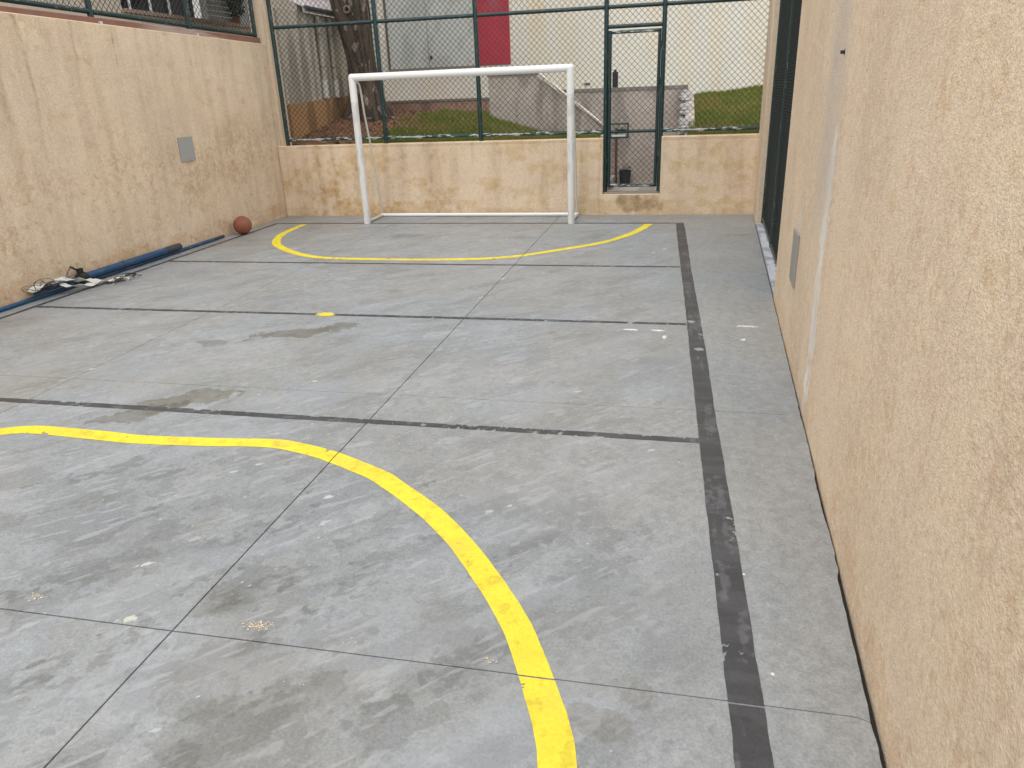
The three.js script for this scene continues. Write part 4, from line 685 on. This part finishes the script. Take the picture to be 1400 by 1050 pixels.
// ------------------------------------------------------------ tree
{
  const t = thing('tree', 'rough barked brown tree on bare soil beside the boundary wall', 'tree', [-5.62, 1.36, -13.35]);
  const Rt = rng(515);
  const tBk = texRect((u, v, o) => { const f = fbm(u * 26, v * 4, 4), c = sm(0.4, 0.62, fbm(u * 40 + 5, v * 6, 4)), l = sm(0.66, 0.72, fbm(u * 22 + 9, v * 14, 3)); const b = mix(0.03, 0.12, f * c); o[0] = b * 1.25 + 0.16 * l; o[1] = b * 0.85 + 0.13 * l; o[2] = b * 0.62 + 0.11 * l; }, 512, 1024, 0, 1, 0, 3);
  const mBk = new THREE.MeshStandardMaterial({ map: tBk, roughness: 0.98, bumpMap: tBk.clone(), bumpScale: 0.03 });
  // trunk as a lofted ring stack with ridges and root flare
  const ns = 40, nr = 44, pos = [], uv = [], idx = [];
  for (let i = 0; i <= nr; i++) { const y = -0.25 + 4.6 * i / nr, lean = V(0.05 - 0.12 * sm(0.7, 2.2, y), 0, 0.05 * y * 0.4); const flare = Math.exp(-Math.max(0, y) * 3.2);
    for (let k = 0; k <= ns; k++) { const a = k / ns * Math.PI * 2, root = 0.5 + 0.5 * Math.cos(a * 5 + 0.7); const r = (0.235 + 0.10 * sm(0.8, 2.1, y) + 0.28 * flare * (0.35 + 0.65 * root)) * (1 + 0.07 * (fbm(a * 4 + 3, y * 1.2, 3) - 0.5) + 0.09 * (vn(Math.cos(a) * 7 + 20, Math.sin(a) * 7 + y * 0.8) - 0.5)) + 0.05 * sm(2.6, 4.2, y); pos.push(lean.x + Math.cos(a) * r, y, lean.z + Math.sin(a) * r * 0.95); uv.push(k / ns, y / 2); } }
  for (let i = 0; i < nr; i++) for (let k = 0; k < ns; k++) { const a = i * (ns + 1) + k; idx.push(a, a + ns + 1, a + 1, a + 1, a + ns + 1, a + ns + 2); }
  const g = new THREE.BufferGeometry(); g.setAttribute('position', new THREE.Float32BufferAttribute(pos, 3)); g.setAttribute('uv', new THREE.Float32BufferAttribute(uv, 2)); g.setIndex(idx); g.computeVertexNormals(); part('trunk', g, mBk, t);
  part('knot', new THREE.TorusGeometry(0.05, 0.018, 8, 18).translate(0.02, 1.72, 0.345), new THREE.MeshStandardMaterial({ color: lin(0.22, 0.17, 0.13), roughness: 0.95 }), t);
  const tips = [];
  for (let i = 0; i < 7; i++) { const a = i * 0.9 + Rt() * 0.5, L = mix(1.6, 2.6, Rt()), up = mix(1.2, 2.4, Rt()), s = V(-0.07, 3.7 + 0.08 * i, 0.07), m = V(Math.cos(a) * L * 0.45, 4.3 + up * 0.4, Math.sin(a) * L * 0.45), e = V(Math.cos(a) * L, 4.2 + up, Math.sin(a) * L);
    const c = new THREE.CatmullRomCurve3([s, m, e]), geos = []; for (let q = 0; q < 6; q++) geos.push(tube(c.getPoint(q / 6), c.getPoint((q + 1) / 6), mix(0.13, 0.03, q / 6), 9, mix(0.13, 0.03, (q + 1) / 6))); part('limb', geos, mBk, t); for (let q = 0; q < 9; q++) tips.push(c.getPoint(0.45 + 0.6 * Math.min(1, Rt())).add(V((Rt() - 0.5) * 1.3, (Rt() - 0.3) * 1.1, (Rt() - 0.5) * 1.3))); }
  const lp = [], li = []; const leaf = (c, s) => { const q = new THREE.Quaternion().setFromEuler(new THREE.Euler(Rt() * 6, Rt() * 6, Rt() * 6)), k = lp.length / 3; for (const [x, y] of [[0, -1], [0.45, 0], [0, 1], [-0.45, 0]]) { const v = V(x * s, y * s, x * x * s * 0.4).applyQuaternion(q).add(c); lp.push(v.x, v.y, v.z); } li.push(k, k + 1, k + 2, k, k + 2, k + 3); };
  for (const c of tips) for (let i = 0; i < 130; i++) { const d = V(Rt() - 0.5, Rt() - 0.5, Rt() - 0.5).multiplyScalar(1.1); leaf(c.clone().add(d), mix(0.04, 0.075, Rt())); }
  const cg = new THREE.BufferGeometry(); cg.setAttribute('position', new THREE.Float32BufferAttribute(lp, 3)); cg.setIndex(li); cg.computeVertexNormals(); cg.setAttribute('uv', new THREE.Float32BufferAttribute(new Float32Array(lp.length / 3 * 2), 2));
  part('crown', cg, new THREE.MeshPhysicalMaterial({ color: lin(0.06, 0.10, 0.025), roughness: 0.9, transmission: 0.3, thickness: 0, side: THREE.DoubleSide }), t);
}
// ------------------------------------------------------------ neighbouring house behind the long wall
{
  const h = thing('neighbouring_house', 'pale house with dark barred window and grey shutter above the long wall', 'house', [-8.5, 0, 0]);
  const mH = new THREE.MeshStandardMaterial({ map: texRect((u, v, o) => { const f = fbm(u * 3, v * 3, 4), g = fbm(u * 14, v * 14, 3); const k = (0.85 + 0.25 * f) * (0.9 + 0.2 * g); o[0] = 0.66 * k; o[1] = 0.58 * k; o[2] = 0.48 * k; }, 512, 512, 0, 4, 0, 4), roughness: 0.9, bumpMap: tStucco, bumpScale: 0.003 });
  const z0 = -15.15, z1 = -11.15, y0 = 3.1, y1 = 4.5;
  part('wall', [box(-0.4, 0, -0.3, y0, -17.5, -3.5), box(-0.4, 0, y1, 6.5, -17.5, -3.5), box(-0.4, 0, y0, y1, -17.5, z0), box(-0.4, 0, y0, y1, z1, -3.5)], mH, h);
  const win = part('window', box(-0.3, -0.28, y0, y1, -13.46, z1), new THREE.MeshPhysicalMaterial({ color: lin(0.012, 0.014, 0.02), roughness: 0.12 }), h);
  part('window_sill', box(-0.26, 0.05, y0 - 0.05, y0 + 0.004, z0 + 0.002, z1 - 0.002, 0.005), new THREE.MeshStandardMaterial({ color: lin(0.42, 0.30, 0.24), roughness: 0.85 }), win);
  const mBar = new THREE.MeshStandardMaterial({ color: lin(0.72, 0.74, 0.76), roughness: 0.5 });
  for (const z of [-11.42, -11.93, -12.43, -12.95]) part('window_bar', tube(V(-0.06, y0, z), V(-0.06, y1, z), 0.022, 10), mBar, win);
  const sh = part('shutter_frame', box(-0.14, -0.04, y0, y1, -13.53, -13.46), mBar, h); part('shutter_frame', box(-0.14, 0.02, y0, y1, z0, z0 + 0.09), mBar, h);
  for (let y = y0 + 0.03; y < y1 - 0.05; y += 0.085) part('shutter_slat', box(-0.13, -0.09, y, y + 0.075, z0 + 0.09, -13.53, 0.004).rotateZ(0), new THREE.MeshStandardMaterial({ color: lin(0.38, 0.39, 0.40), roughness: 0.5 }), sh);
  const pl = thing('potted_plant', 'dark leafy potted plant on the window ledge before the grey shutter', 'plant', [-8.50, 3.106, -14.4]);
  part('pot', new THREE.CylinderGeometry(0.08, 0.06, 0.12, 16).translate(0, 0.06, 0), new THREE.MeshStandardMaterial({ color: lin(0.3, 0.12, 0.07), roughness: 0.9 }), pl);
  const Rp = rng(61), lp = [], li = [];
  for (let i = 0; i < 420; i++) { const a = Rp() * 6.28, r = 0.24 * Math.sqrt(Rp()), y = 0.12 + Rp() * 0.62, c = V(Math.cos(a) * r * 0.5 + 0.03, y, Math.sin(a) * r * (0.6 + y)), q = new THREE.Quaternion().setFromEuler(new THREE.Euler(Rp() * 6, Rp() * 6, Rp() * 6)), k = lp.length / 3; for (const [x, yy] of [[0, -1], [0.35, 0], [0, 1], [-0.35, 0]]) { const v = V(x * 0.05, yy * 0.05, x * x * 0.03).applyQuaternion(q).add(c); lp.push(v.x, v.y, v.z); } li.push(k, k + 1, k + 2, k, k + 2, k + 3); }
  const g = new THREE.BufferGeometry(); g.setAttribute('position', new THREE.Float32BufferAttribute(lp, 3)); g.setIndex(li); g.computeVertexNormals(); g.setAttribute('uv', new THREE.Float32BufferAttribute(new Float32Array(lp.length / 3 * 2), 2));
  part('foliage', g, new THREE.MeshStandardMaterial({ color: lin(0.04, 0.06, 0.025), roughness: 0.85, side: THREE.DoubleSide }), pl);
}
// ------------------------------------------------------------ crumbs of sand swept against the joints
{
  const Rc = rng(717), geos = [];
  for (const [x, z, n, s] of [[-1.36, -1.83, 120, 0.06], [-2.28, -1.83, 60, 0.05], [-0.52, -1.80, 14, 0.035], [-0.98, -1.80, 12, 0.05], [-1.1, -1.66, 6, 0.06]]) for (let i = 0; i < n; i++) { const r = mix(0.001, 0.0042, Rc() * Rc()), g = new THREE.IcosahedronGeometry(r, 0); g.rotateX(Rc() * 3).rotateY(Rc() * 3); g.scale(1.3, 0.8, 1); g.translate(x + (Rc() + Rc() - 1) * s, r * 0.6, Math.max(z - 0.08, Math.min(JZ[0] - 0.008, z + (Rc() + Rc() - 1) * s * 0.5)) + (z > JZ[0] ? 0.14 : 0)); geos.push(g); }
  const m = part('sand_crumbs', geos, new THREE.MeshStandardMaterial({ color: lin(0.66, 0.57, 0.42), roughness: 0.95 }), scene, 'stuff'); m.userData.label = 'pale yellow sand crumbs lying along the floor joint'; m.userData.category = 'debris';
}
scene.traverse(o => { if (o.isMesh) shade(o); });
renderer.render(scene, camera);
